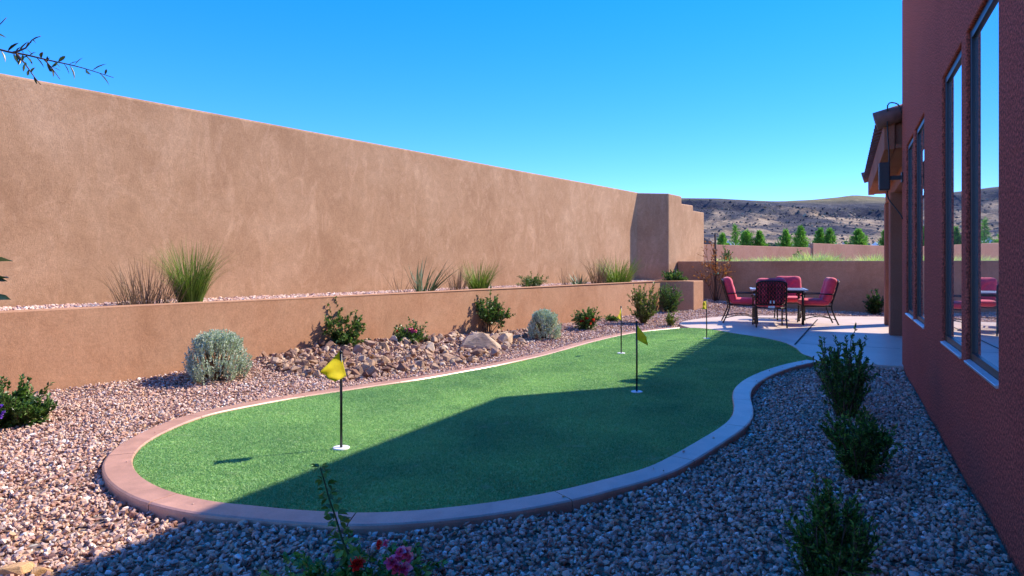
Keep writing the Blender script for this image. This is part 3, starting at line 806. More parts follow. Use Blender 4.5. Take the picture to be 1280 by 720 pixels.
# ------------------------------------------------------------------ plants
def norm(a): return a / (np.linalg.norm(a, axis=-1, keepdims=True) + 1e-9)
def leaf_mesh(name, P, A, L, W, rs, big=False, cup=0.25):
    """P bases, A axes, L lengths, W widths; folded leaves"""
    n = len(P); A = norm(A)
    up = norm(rs.normal(0, 0.55, (n, 3)) + np.array([0, 0, 1.0]))
    Sd = norm(np.cross(A, up)); Nn = norm(np.cross(Sd, A))
    L = np.asarray(L).reshape(-1, 1); W = np.asarray(W).reshape(-1, 1)
    if not big:
        v0 = P; v1 = P + A * L * 0.45 + Sd * W / 2 + Nn * W * cup; v2 = P + A * L; v3 = P + A * L * 0.45 - Sd * W / 2 + Nn * W * cup
        V = np.stack([v0, v1, v2, v3], 1).reshape(-1, 3)
        b_ = np.arange(n)[:, None] * 4
        return V, np.concatenate([b_ + np.array([0, 1, 2]), b_ + np.array([0, 2, 3])])
    rows = [(0, 0.0), (0.22, 0.7), (0.5, 1.0), (0.78, 0.68), (1, 0.0)]
    vs = []
    for tt, ww in rows:
        c_ = P + A * L * tt - Nn * L * 0.16 * tt ** 2
        vs += [c_ + Sd * W / 2 * ww + Nn * W * cup * ww, c_, c_ - Sd * W / 2 * ww + Nn * W * cup * ww]
    V = np.stack(vs, 1).reshape(-1, 3)
    b_ = np.arange(n)[:, None] * 15; q = []
    for r_ in range(4):
        q += [b_ + np.array([r_ * 3, r_ * 3 + 1, r_ * 3 + 4, r_ * 3 + 3]), b_ + np.array([r_ * 3 + 1, r_ * 3 + 2, r_ * 3 + 5, r_ * 3 + 4])]
    return V, np.concatenate(q)

def shrub(name, label, cat, base, H, Rr, mat, seed, mains=9, twigs=7, twig_len=0.3, leaf=(0.03, 0.014), per=12, low=0.25, stem=0.006, big=False, bark='bark', flat=0.8, wild=0.2, group=None, upright=0.0, leaf_angle=0.9, full=0.12, skirt=0.2):
    """branching shrub: stems fan out from the base, leaves set along the twigs"""
    rs = np.random.default_rng(seed)
    root = empty(name, base); tag(root, label, cat, group)
    twigs = int(twigs * 1.7); per = int(per * 1.35)
    st = MB(); LP = []; LA = []
    for i in range(mains):
        az = 2 * pi * (i + rs.random() * 0.8) / mains
        rad = Rr * flat * math.sqrt(rs.random()) ; hh = H * (0.62 + 0.38 * rs.random()) * (1 - 0.42 * (rad / Rr) ** 2)
        if rs.random() < skirt: rad = Rr * flat * (0.75 + 0.25 * rs.random()); hh *= 0.35 + 0.3 * rs.random()
        end = np.array([rad * math.cos(az), rad * math.sin(az), hh])
        mid_ = end * np.array([0.38, 0.38, 0.55]) + rs.normal(0, 0.03, 3) * H
        tt = np.linspace(0, 1, 9)[:, None]
        st0 = np.array([Rr * full * math.cos(az), Rr * full * math.sin(az), 0.0]) * math.sqrt(rs.random())
        path = (1 - tt) ** 2 * st0 + 2 * tt * (1 - tt) * (mid_ + st0 * 0.6) + tt ** 2 * end
        path[:, :2] += np.sin(tt * 7 + rs.random() * 6) * 0.012 * H
        st.tube(path, np.linspace(stem, stem * 0.4, 9), 5)
        for j in range(twigs + 1):
            u = 1.0 if j == twigs else low + (1 - low) * rs.random()
            p0 = path[min(8, int(u * 8))]
            dirv = norm(np.array([math.cos(az), math.sin(az), 0]) * rs.uniform(0.1, 0.8) * (1 - upright) + rs.normal(0, 0.55 * (1 - 0.6 * upright), 3) + np.array([0, 0, 0.55 + upright]))
            if j == twigs: dirv = norm(path[-1] - path[-3] + rs.normal(0, wild, 3) * 0.05)
            ln = twig_len * H * (0.55 + 0.7 * rs.random()) * (1.1 if j == twigs else 1)
            te = np.linspace(0, 1, 5)[:, None]
            tp = p0 + dirv * ln * te + np.array([0, 0, 1]) * (te ** 2) * ln * 0.12
            st.tube(tp, np.linspace(stem * 0.45, stem * 0.2, 5), 4)
            m = max(3, int(per * (0.7 + 0.6 * rs.random())))
            us_ = np.sort(0.12 + 0.9 * rs.random(m))
            for u_ in us_:
                ph = rs.random() * 2 * pi
                side = norm(np.cross(dirv, rs.normal(0, 1, 3)))
                LP.append(p0 + dirv * ln * min(u_, 1) + np.array([0, 0, 1]) * (u_ ** 2) * ln * 0.12)
                LA.append(norm(dirv + side * leaf_angle + np.array([0, 0, 0.15])))
    LP, LA = np.array(LP), np.array(LA); n = len(LP)
    k_ = 0.65 + 0.6 * rs.random(n)
    V, Fq = leaf_mesh('foliage', LP, LA, leaf[0] * k_, leaf[1] * k_, rs, big)
    st.build('branches', M[bark], root, True)
    link('foliage', np_mesh('foliage', V, Fq, big), M[mat], root)
    return root

def grass(name, label, base, H, R, mat, seed, n=260, w=0.005, spread=0.6, droop=0.35, group=None, cat='grass', lean=(0, 0)):
    rs = np.random.default_rng(seed)
    az = rs.random(n) * 2 * pi; L = H * (0.32 + 0.76 * rs.random(n) ** 0.8)
    r0 = R * 0.42 * np.sqrt(rs.random(n)); tilt = spread * np.sqrt(rs.random(n))
    a0 = az + rs.normal(0, 0.5, n)
    segs = 6; V = []
    d0 = np.stack([np.cos(az), np.sin(az), np.zeros(n)], -1); sd = np.stack([-np.sin(az + rs.normal(0, 0.6, n)), np.cos(az), np.zeros(n)], -1)
    b0 = np.stack([r0 * np.cos(a0), r0 * np.sin(a0), np.zeros(n)], -1)
    ld = np.array([lean[0], lean[1], 0])
    dr = droop * rs.random(n) ** 1.5
    for k_ in range(segs):
        u = k_ / (segs - 1)
        c_ = b0 + d0 * (L * (np.sin(tilt) * u + dr * u ** 2.4))[:, None] + np.array([0, 0, 1]) * (L * (np.cos(tilt) * u - 0.5 * dr * u ** 2.6))[:, None] + ld * (L * u ** 1.5)[:, None]
        ww = w * (1 - u) ** 0.7 * (0.6 + 0.8 * rs.random(n)) + 0.0006
        V += [c_ - sd * ww[:, None] / 2, c_ + sd * ww[:, None] / 2]
    V = np.stack(V, 1).reshape(-1, 3); bi = np.arange(n)[:, None] * 2 * segs
    q = np.concatenate([bi + np.array([2 * k_, 2 * k_ + 1, 2 * k_ + 3, 2 * k_ + 2]) for k_ in range(segs - 1)])
    o = link(name, np_mesh(name, V, q), M[mat], None, base)
    return tag(o, label, cat, group)

def dome_shrub(name, label, base, H, R, mat, seed, shoots=420, leaf=(0.016, 0.006), per=26):
    """dense mound of upright woolly shoots"""
    rs = np.random.default_rng(seed)
    root = empty(name, base); tag(root, label, 'shrub')
    st = MB(); LP = []; LA = []
    for i in range(shoots):
        az = rs.random() * 2 * pi; r_ = math.sqrt(rs.random())
        lump = 1 + 0.12 * math.sin(az * 3 + 1 + seed) + 0.08 * math.sin(az * 7)
        top = H * (math.sqrt(max(0.02, 1 - (0.93 * r_) ** 2.4)) * 0.92 + 0.1 * rs.random())
        if r_ > 0.75: top *= rs.uniform(0.35, 1.0)
        end = np.array([R * lump * r_ * math.cos(az), R * lump * r_ * math.sin(az), top])
        beg = end * np.array([0.66, 0.66, 0.5]) 
        d_ = norm(end - beg + np.array([0, 0, 0.25 * H])); ln = H * rs.uniform(0.2, 0.36)
        p0 = end - d_ * ln
        if i % 6 == 0: st.tube([(end[0] * 0.1, end[1] * 0.1, 0), tuple(p0 * 0.7), tuple(p0), tuple(end)], [0.005, 0.004, 0.003, 0.001], 4)
        u = rs.random(per)
        LP.append(p0 + d_ * (ln * u)[:, None]); sdv = norm(rs.normal(0, 1, (per, 3)))
        LA.append(norm(d_ * 0.9 + sdv * 0.75))
    LP = np.vstack(LP); LA = np.vstack(LA); n = len(LP); k_ = 0.7 + 0.6 * rs.random(n)
    V, Fq = leaf_mesh('foliage', LP, LA, leaf[0] * k_, leaf[1] * k_, rs)
    st.build('branches', M['bark'], root, True)
    link('foliage', np_mesh('foliage', V, Fq), M[mat], root)
    return root

def flower(root, p, r, mat, seed, layers=3, petals=6):
    rs = np.random.default_rng(seed); P = []; A = []; Ls = []
    face = norm(np.array([rs.normal(0, 0.5), -0.7, 0.7]))
    for l_ in range(layers):
        for k_ in range(petals):
            a_ = 2 * pi * (k_ + 0.5 * l_ + 0.2 * rs.random()) / petals
            s1 = norm(np.cross(face, np.array([0.1, 0.2, 1]))); s2 = np.cross(face, s1)
            ax = norm((s1 * math.cos(a_) + s2 * math.sin(a_)) * (1.0 - 0.3 * l_) + face * (0.25 + 0.45 * l_))
            P.append(np.array(p)); A.append(ax); Ls.append(r * (1 - 0.15 * l_) * rs.uniform(0.85, 1.1))
    Ls = np.array(Ls)
    V, Fq = leaf_mesh('flower', np.array(P), np.array(A), Ls, Ls * 0.85, rs, True, 0.15)
    return link('flower', np_mesh('flower', V, Fq, True), M[mat], root)

def gpt(px, py):
    """point of the gravel seen at a pixel"""
    p = at(px, py, -0.03)
    for _ in range(4):
        zz = float(yard_z(p.x, p.y)); p = at(px, py, zz + 0.005)
    return p
def mpp(p): return p.y / F      # metres per photograph pixel

def tpt(px, py, zz=0.765): return at(px, py, zz)
# terrace plants
ter_d = lambda p: p
G_DRY, G_GRN = 'dry brown grasses on the terrace', 'green grasses on the terrace'
def on_terrace(px, dist):
    """point of the terrace in the vertical plane of pixel column px, dist metres behind the retaining wall's face"""
    k_ = (px - 640) / F; A0 = R0 - LN * dist
    y_ = None
    s_ = (k_ * A0[1] - A0[0]) / (LD[0] - k_ * LD[1]); q_ = A0 + LD * s_
    return Vector((q_[0], q_[1], 0.72))
def tg(px, dist, top, name, label, mat, seed, width_px, **kw):
    b_ = on_terrace(px, dist); yb = HOR + (EYE - b_.z) * F / b_.y
    return grass(name, label, b_, (yb - top) * mpp(b_) * kw.pop('hs', 1.0), width_px * mpp(b_), mat, seed, **kw)
tg(184, 0.75, 316, 'grass_clump', 'wide dry brown grass clump left of the tallest green grass on the terrace', 'gr_dry', 1, 84, n=240, w=0.008, spread=0.55, droop=0.25)
tg(238, 0.75, 298, 'grass_clump', 'bright green bunch grass at the left end of the terrace, beside the wide dry clump', 'gr_green', 2, 30, n=820, w=0.006, spread=0.36, droop=0.5)
tg(502, 0.7, 328, 'grass_clump', 'few thin dry blades left of the spiky yucca on the terrace', 'gr_dry', 3, 26, n=16, w=0.010, spread=0.7, droop=0.1)
tg(531, 0.7, 318, 'yucca', 'spiky green yucca fanning to the right on the terrace above the flowering shrub', 'yucca', 4, 24, n=70, w=0.022, spread=0.7, droop=0.1, lean=(0.22, 0), cat='plant')
tg(572, 0.7, 325, 'grass_clump', 'dry purple-brown grass beside the small round green grass on the terrace', 'gr_dry', 5, 24, n=90, w=0.009, spread=0.5, droop=0.2)
tg(598, 0.7, 322, 'grass_clump', 'small round yellow-green grass amid the terrace, above the airy shrub', 'gr_green', 6, 26, n=420, w=0.009, spread=0.55, droop=0.4)
tg(708, 0.7, 333, 'grass_clump', 'sparse dry stalks beside the small yucca on the terrace', 'gr_dry', 7, 14, n=16, w=0.014, spread=0.5, droop=0.2)
tg(724, 0.7, 334, 'yucca', 'small dark yucca near the far end of the terrace', 'yucca', 8, 16, n=46, w=0.026, spread=0.9, droop=0.15, cat='plant')
tg(748, 0.75, 318, 'grass_clump', 'dry grass at the far end of the terrace beside the big green fountain grass', 'gr_dry', 9, 20, n=130, w=0.012, spread=0.4, droop=0.3)
tg(771, 0.7, 316, 'grass_clump', 'big green fountain grass at the far end of the terrace by the wall corner', 'gr_green', 10, 38, n=520, w=0.012, spread=0.6, droop=0.5)
b_ = on_terrace(664, 0.6)
shrub('low_plant', 'low spreading green plant peeking over the retaining wall between yucca and far grass', 'plant', b_, 0.22, 0.30, 'lf_mid', 21, 14, 5, 0.6, (0.06, 0.014), 10, 0.1, 0.004)
b_ = atY(843, 348, 18.9); b_.z = 0.72
shrub('low_shrub', 'bright green low shrub at the terrace corner by the patio wall', 'shrub', b_, 0.27, 0.32, 'lf_mid', 22, 14, 7, 0.5, (0.06, 0.035), 12, 0.1, 0.005)

# bed plants
b_ = gpt(8, 531)
r_ = shrub('flowering_shrub', 'dark green shrub with purple flowers at the left end of the gravel bed', 'shrub', b_, 47 * mpp(b_), 0.30, 'lf_mid', 31, 30, 8, 0.34, (0.04, 0.022), 14, 0.1, 0.005, flat=0.95, full=0.4, skirt=0.4)
for i, (px_, py_) in enumerate([(2, 508), (5, 516), (1, 521), (-6, 505)]):
    p_ = atY(px_, py_, b_.y - 0.26) - b_; flower(r_, p_, 0.022, 'purple', 40 + i)
b_ = gpt(270, 475)
dome_shrub('silver_shrub', 'round silver-grey shrub on the gravel left of the rock pile', b_, 62 * mpp(b_), 39 * mpp(b_), 'lf_silver', 5, 620, (0.024, 0.010), 30)
b_ = gpt(680, 424)
dome_shrub('silver_shrub', 'small silver-grey shrub on the gravel right of the rock pile', b_, 37 * mpp(b_), 21 * mpp(b_), 'lf_silver', 8, 420, (0.03, 0.013), 22)
b_ = gpt(424, 446)
shrub('leafy_shrub', 'glossy green upright shrub standing at the left of the rock pile', 'shrub', b_, 62 * mpp(b_), 33 * mpp(b_), 'lf_mid', 32, 26, 8, 0.22, (0.045, 0.028), 12, 0.15, 0.008, wild=0.8, full=0.25, skirt=0.3)
b_ = gpt(513, 432)
r_ = shrub('flowering_shrub', 'low shrub with pink blooms among the rocks below the yucca', 'shrub', b_, 21 * mpp(b_), 20 * mpp(b_), 'lf_mid', 33, 24, 7, 0.5, (0.04, 0.022), 11, 0.1, 0.005)
for i, (px_, py_) in enumerate([(507, 412.5), (510, 414), (514, 413), (517, 412), (520, 414), (515, 415), (512, 412), (500, 423), (504, 424), (497, 414)]):
    p_ = atY(px_, py_, b_.y - 0.12) - b_; flower(r_, p_, 0.035 if i < 7 else 0.028, 'pink' if i < 7 else 'red', 50 + i)
b_ = gpt(610, 418)
shrub('leafy_shrub', 'airy shrub on bare slender stems behind the pale boulder', 'shrub', b_, 50 * mpp(b_), 26 * mpp(b_), 'lf_mid', 34, 15, 8, 0.24, (0.05, 0.03), 12, 0.5, 0.008, flat=0.95, full=0.15, skirt=0.0)
b_ = gpt(733, 412)
r_ = shrub('flowering_shrub', 'small shrub with red blooms between silver shrub and far flags', 'shrub', b_, 19 * mpp(b_), 16 * mpp(b_), 'lf_mid', 35, 18, 7, 0.5, (0.05, 0.028), 10, 0.1, 0.006)
for i, (px_, py_) in enumerate([(726, 402), (729, 401), (738, 404.5), (742, 400), (733, 398)]):
    p_ = atY(px_, py_, b_.y - 0.15) - b_; flower(r_, p_, 0.04, 'red', 70 + i)
b_ = gpt(804, 405)
shrub('leafy_shrub', 'sunlit yellow-green shrub beside the retaining wall at the far bed', 'shrub', b_, 42 * mpp(b_), 19 * mpp(b_), 'lf_yel', 36, 22, 7, 0.26, (0.055, 0.024), 11, 0.08, 0.008, upright=0.35)
b_ = gpt(837, 391)
shrub('leafy_shrub', 'shrub in the notch of the retaining wall by the shaded corner', 'shrub', b_, 30 * mpp(b_), 14 * mpp(b_), 'lf_mid', 37, 20, 8, 0.3, (0.055, 0.026), 11, 0.08, 0.008, upright=0.2)
b_ = gpt(838, 408)
shrub('seedling', 'tiny bright green seedling on the gravel beside the patio tip', 'plant', b_, 12 * mpp(b_), 6 * mpp(b_), 'lf_yel', 38, 7, 4, 0.5, (0.06, 0.022), 7, 0.1, 0.004, upright=0.3)
b_ = gpt(764, 402)
shrub('seedling', 'flat little green plant in gravel near the sunlit yellow-green shrub', 'plant', b_, 5 * mpp(b_), 9 * mpp(b_), 'lf_mid', 39, 8, 4, 0.9, (0.05, 0.024), 7, 0.1, 0.004)
b_ = gpt(1094, 394)
shrub('leafy_shrub', 'dark green shrub in front of the patio wall, right of the chairs', 'shrub', b_, 24 * mpp(b_), 11 * mpp(b_), 'lf_dark', 41, 12, 8, 0.3, (0.06, 0.03), 12, 0.1, 0.008, upright=0.2)
b_ = gpt(1056, 523)
shrub('evergreen_shrub', 'tallest dark evergreen shrub in the shaded gravel, nearest the patio', 'shrub', b_, 100 * mpp(b_), 34 * mpp(b_), 'lf_ever', 42, 30, 8, 0.19, (0.03, 0.015), 15, 0.08, 0.007, upright=0.45, flat=0.92, wild=0.6, full=0.25, skirt=0.25)
b_ = gpt(1074, 600)
shrub('evergreen_shrub', 'broad dark evergreen shrub in the middle of the shaded row of three', 'shrub', b_, 84 * mpp(b_), 40 * mpp(b_), 'lf_ever', 43, 30, 8, 0.21, (0.028, 0.014), 15, 0.08, 0.006, upright=0.4, flat=0.92, wild=0.6, full=0.25, skirt=0.25)
b_ = gpt(1040, 738)
shrub('evergreen_shrub', 'dark evergreen shrub nearest the viewer, cut by the lower edge', 'shrub', b_, 124 * mpp(b_), 48 * mpp(b_), 'lf_ever', 44, 30, 8, 0.22, (0.026, 0.013), 13, 0.08, 0.005, upright=0.5, flat=0.95, wild=0.6, full=0.25, skirt=0.25)

# the foreground rose
b_ = gpt(442, 745)
r_ = shrub('rose_bush', 'rose bush with one tall bare shoot and red and pink blooms in the foreground', 'shrub', b_, 0.13, 0.36, 'lf_rose', 45, 18, 7, 0.5, (0.026, 0.016), 9, 0.1, 0.003, big=True, flat=0.95)
sh = [atY(x_, y_, b_.y) - b_ for x_, y_ in [(446, 742), (440, 705), (428, 675), (419, 645), (412, 625), (405, 600), (400, 584)]]
shp = catmull([tuple(p_) for p_ in sh], 0.01); sm = MB(); sm.tube(shp, np.linspace(0.0055, 0.0025, len(shp)), 6); sm.build('shoot', M['greenstem'], r_, True)
rs = np.random.default_rng(3); LP, LA = [], []
for i, k_ in enumerate(np.linspace(0.2, 1, 22)):
    p_ = shp[min(len(shp) - 1, int(k_ * len(shp)))]; sd_ = 1 if i % 2 else -1
    ax = norm(np.array([sd_ * 1.0, rs.normal(0, 0.5), 0.25 + 0.3 * rs.random()])); pet = 0.022 * (1.15 - 0.5 * k_)
    for j, (f_, a_) in enumerate([(1.0, 0.0), (0.6, 0.9), (0.6, -0.9), (1.25, 0.35)]):
        LP.append(p_ + ax * pet * f_); LA.append(norm(ax + np.array([0, a_ * 0.7, a_ * 0.9 - 0.35])))
LP, LA = np.array(LP), np.array(LA); n = len(LP); kk = np.repeat(np.linspace(1.15, 0.7, 22), 4)
V, Fq = leaf_mesh('shoot_leaves', LP, LA, 0.036 * kk, 0.023 * kk, rs, True)
link('shoot_leaves', np_mesh('shoot_leaves', V, Fq, True), M['lf_rose'], r_)
for i, (px_, py_, mt, rad) in enumerate([(442, 706, 'red', .018), (449, 703, 'red', .017), (475, 681.5, 'red', .014), (488, 703, 'pink', .020), (494, 710, 'pink', .019), (505, 711, 'pink', .022), (501, 690, 'pink', .016), (508, 692, 'pink', .018), (512, 697, 'pink', .016), (498, 697, 'pink', .014), (483, 679, 'pink', .010)]):
    p_ = atY(px_, py_, b_.y - 0.11 + 0.01 * (i % 3)) - b_
    flower(r_, p_, rad * 1.6, mt, 90 + i)
sm = MB()
for x_, y_ in ((445, 708), (475, 684), (500, 706), (508, 698)):
    e_ = atY(x_, y_, b_.y) - b_
    sm.tube(catmull([(0.02, 0.0, 0.02), tuple(e_ * 0.55 + Vector((0, 0, 0.03))), tuple(e_)], 0.02), 0.0022, 5)
sm.build('flower_stems', M['greenstem'], r_, True)

# the branch of an olive-leaved tree standing just outside the frame on the left
tb = Vector((-2.75, 2.55, -0.05))
tr = empty('olive_tree', tb); tag(tr, 'dark narrow-leaved tree whose branches reach in at the upper left edge', 'tree')
def rel(px_, py_, Y): return np.array(atY(px_, py_, Y) - tb)
tk = MB(); tk.tube(catmull([(0, 0, 0), (0.03, 0, 0.6), (-0.02, 0.03, 1.2), (0.02, 0, 1.9), (0, 0.05, 2.6), (-0.05, 0, 3.2)], 0.15), 0.045, 8); tk.build('trunk', M['bark'], tr, True)
brn = MB(); rs = np.random.default_rng(77); LP, LA, LL = [], [], []
def olive_branch(P, r0, leafn, ll=0.046):
    pth = catmull([tuple(p_) for p_ in P], 0.02); brn.tube(pth, np.linspace(r0, 0.0012, len(pth)), 6)
    start = int(len(pth) * 0.22)
    for i in range(leafn):
        f_ = start + (len(pth) - start - 2) * (i + rs.random() * 0.5) / leafn; k_ = int(f_)
        tg_ = norm(pth[min(k_ + 2, len(pth) - 1)] - pth[max(0, k_ - 2)])
        sd_ = norm(np.array([rs.normal(0, 0.4), rs.normal(0, 0.7), (1 if i % 2 else -1) * 1.0]))
        LP.append(pth[k_]); LA.append(norm(tg_ * 0.55 + sd_ * rs.uniform(0.5, 1.0))); LL.append(ll * rs.uniform(0.55, 1.2))
Yb = 2.55
olive_branch([(0, 0.0, 1.95), rel(-60, 40, Yb), rel(0, 62, Yb), rel(30, 68, Yb), rel(60, 75, Yb), rel(100, 84, Yb), rel(142, 97, Yb)], 0.010, 46, 0.05)
olive_branch([rel(15, 66, Yb), rel(32, 60, Yb - .03), rel(40, 50, Yb - .05), rel(51, 45, Yb - .05)], 0.004, 8, 0.036)
olive_branch([rel(20, 66, Yb), rel(33, 82, Yb - .06), rel(42, 95, Yb - .08), rel(51, 106, Yb - .08)], 0.004, 9, 0.04)
olive_branch([rel(55, 74, Yb), rel(64, 84, Yb + .04), rel(75, 99, Yb + .05)], 0.003, 8, 0.036)
olive_branch([rel(-60, 40, Yb), rel(-20, 45, Yb), rel(-4, 34, Yb), rel(8, 22, Yb)], 0.005, 8, 0.04)
low_branch_at = brn; brn = MB()
olive_branch([(0, 0.0, 1.0), rel(-80, 345, Yb), rel(-30, 352, Yb), rel(-6, 350, Yb)], 0.007, 10, 0.06)
brn.build('branches', M['bark'], tr, True); brn = low_branch_at
olive_branch([(0, 0.0, 2.3), (-0.4, -0.3, 2.7), (-0.7, -0.2, 3.0)], 0.008, 20, 0.05)
olive_branch([(0, 0.0, 2.6), (-0.3, 0.4, 3.0), (-0.4, 0.7, 3.3)], 0.008, 20, 0.05)
# the broad dark leaves at the left edge, halfway down
for px_, py_, ex, ey, ll in ((-20, 330, 16, 321, .10), (-18, 352, 11, 343, .085), (-22, 378, 11, 370, .095), (-14, 344, 7, 352, .07)):
    p0, p1 = rel(px_, py_, Yb), rel(ex, ey, Yb); LP.append(p0); LA.append(norm(p1 - p0)); LL.append(np.linalg.norm(p1 - p0))
brn.build('branches', M['bark'], tr, True)
LP, LA, LL = np.array(LP), np.array(LA), np.array(LL)
V, Fq = leaf_mesh('foliage', LP, LA, LL, LL * np.where(LL > 0.068, 0.55, 0.27), rs, True)
link('foliage', np_mesh('foliage', V, Fq, True), M['lf_olive'], tr)

# rust-leaved sapling tied to its stake
b_ = atY(895, 379, 19.7); b_.z = float(yard_z(b_.x, b_.y))
sp = shrub('sapling', 'rust-leaved sapling tied to a dark stake in the corner of the patio wall', 'tree', b_, 74 * mpp(b_), 21 * mpp(b_), 'lf_rust', 61, 10, 5, 0.2, (0.08, 0.05), 4, 0.45, 0.012, flat=0.9, wild=0.9)
sk = MB(); sk.tube([(0, 0, 0), (0.01, 0, 0.9), (0.0, 0, 1.95)], [0.035, 0.033, 0.03], 8)
stake = sk.build('stake', M['wood'], None, True, b_ + Vector((-0.04, -0.06, 0)))
tag(stake, 'dark wooden tree stake standing beside the rust-leaved sapling', 'stake')
tz = MB(); tz.tube([(-0.06, -0.075, .80), (0.03, -0.1, .80), (0.06, 0.0, .81), (0.0, 0.05, .8), (-0.07, 0.0, .8), (-0.06, -0.075, .80)], 0.022, 6); tz.build('tree_tie', M['tie'], sp, True)

# ------------------------------------------------------------------ field grass, pines
fg = [(908, 321, 24), (926, 322, 24.5), (945, 323, 25), (960, 318, 25), (972, 321, 25.5), (993, 318, 24), (1006, 316, 24.5), (1019, 313, 25), (1033, 314, 25.5), (1046, 319, 25), (1088, 316, 23), (1100, 317, 23.4)]
for i, (px_, top, Y) in enumerate(fg):
    zg = hill_z((px_ - 640) / F * Y, Y); p_ = Vector(((px_ - 640) / F * Y, Y, zg)); ht = EYE + (HOR - top) / F * Y - zg
    grass('field_grass', 'pale green bunch of tall field grass between the patio wall and the far wall', p_, max(0.5, ht * 1.12), 0.8, 'gr_pale', 200 + i, 430, 0.022, 0.75, 0.5, 'pale field grasses beyond the patio wall')
for px_, py_, Y, lb, sd_ in ((909, 315, 26, 'small dark bush before the far wall, above the rust-leaved sapling', 1), (996, 319, 26, 'small round bush before the far wall, above the table', 2)):
    x_ = (px_ - 640) / F * Y; zg = hill_z(x_, Y)
    shrub('bush', lb, 'bush', (x_, Y, zg), EYE + (HOR - py_ + 3) / F * Y - zg, 0.16, 'lf_mid', 230 + sd_, 8, 6, 0.3, (0.06, 0.03), 12, 0.2, 0.01)

def pine(name, label, px_, top, Y, wpx, seed, sparse=1.0, shape=1.0):
    rs = np.random.default_rng(seed)
    x_ = (px_ - 640) / F * Y; zg = hill_z(x_, Y)
    H = EYE + (HOR - top) / F * Y - zg; R = wpx * 1.2 * Y / F / 2
    root = empty(name, (x_, Y, zg)); tag(root, label, 'tree')
    tk = MB(); tk.tube([(0, 0, 0), (0.03, 0, H * 0.4), (0, 0.02, H * 0.97)], [0.09, 0.06, 0.015], 7); tk.build('trunk', M['bark'], root, True)
    LP, LA = [], []
    nb = int(80 * sparse)
    for i in range(nb):
        u = (i + rs.random()) / nb; zz = H * (0.10 + 0.88 * u)
        rad = R * (((1 - u) ** 0.95 * min(1, 0.55 + 2.2 * u)) if shape else math.sqrt(max(0, 1 - (2 * u - 0.8) ** 2 * 0.8))) * rs.uniform(0.35, 1.2) + 0.05
        az = i * 2.4 + rs.normal(0, 0.4); d_ = np.array([math.cos(az), math.sin(az), 0.45 + 0.4 * rs.random()])
        m = int(16 + 42 * rad)
        uu = rs.random(m) ** 0.7
        P_ = np.array([0, 0, zz]) + d_ * (rad * uu)[:, None] + rs.normal(0, 0.07 + 0.05 * rad, (m, 3))
        LP.append(P_); LA.append(norm(d_ + rs.normal(0, 0.7, (m, 3)) + np.array([0, 0, 0.4])))
    LP, LA = np.vstack(LP), np.vstack(LA); n = len(LP)
    V, Fq = leaf_mesh('crown', LP, LA, 0.26 * (0.6 + 0.7 * rs.random(n)), 0.075 * np.ones(n), rs)
    link('crown', np_mesh('crown', V, Fq), M['lf_pine'], root)
    return root
PL = [(903, 294, 70, 20, 1.0, 1, 'leftmost small pine beyond the far wall, next to the dark boulder'),
      (919, 282, 78, 17, 0.45, 1, 'thin grey-green pine with a see-through crown beyond the far wall'),
      (933, 290, 70, 14, 0.9, 0, 'round-headed small tree on a bare trunk beyond the far wall'),
      (949, 290, 70, 17, 1.0, 1, 'narrow pine beyond the far wall, right of the round-headed tree'),
      (982, 289, 68, 17, 1.0, 1, 'slim pine beyond the far wall, above the left side of the table'),
      (1001, 284, 66, 21, 1.15, 1, 'tallest dark pine beyond the far wall, above the far chair'),
      (1025, 287, 68, 16, 1.0, 1, 'left pine of the close pair beyond the kink of the far wall'),
      (1037, 287, 67, 19, 1.0, 1, 'right pine of the close pair beyond the kink of the far wall'),
      (1073, 288, 66, 25, 1.2, 1, 'broad pyramid-shaped pine beyond the far wall, left of the porch'),
      (1107, 289, 66, 18, 1.0, 1, 'pine half hidden by the porch column')]
for i, (px_, tp_, Y, w_, sp_, shp_, lb) in enumerate(PL):
    pine('pine_tree', lb, px_, tp_, Y, w_, 300 + i, sp_, shp_)
# a few more where only the windows see them
for i, (x_, Y) in enumerate(((44, 64), (50, 70), (58, 66))):
    px_ = 640 + F * x_ / Y; pine('pine_tree', 'pine beyond the far wall seen only in the window reflection', px_, 288, Y, 20, 340 + i, 1, 1)['group'] = 'pines behind the house'

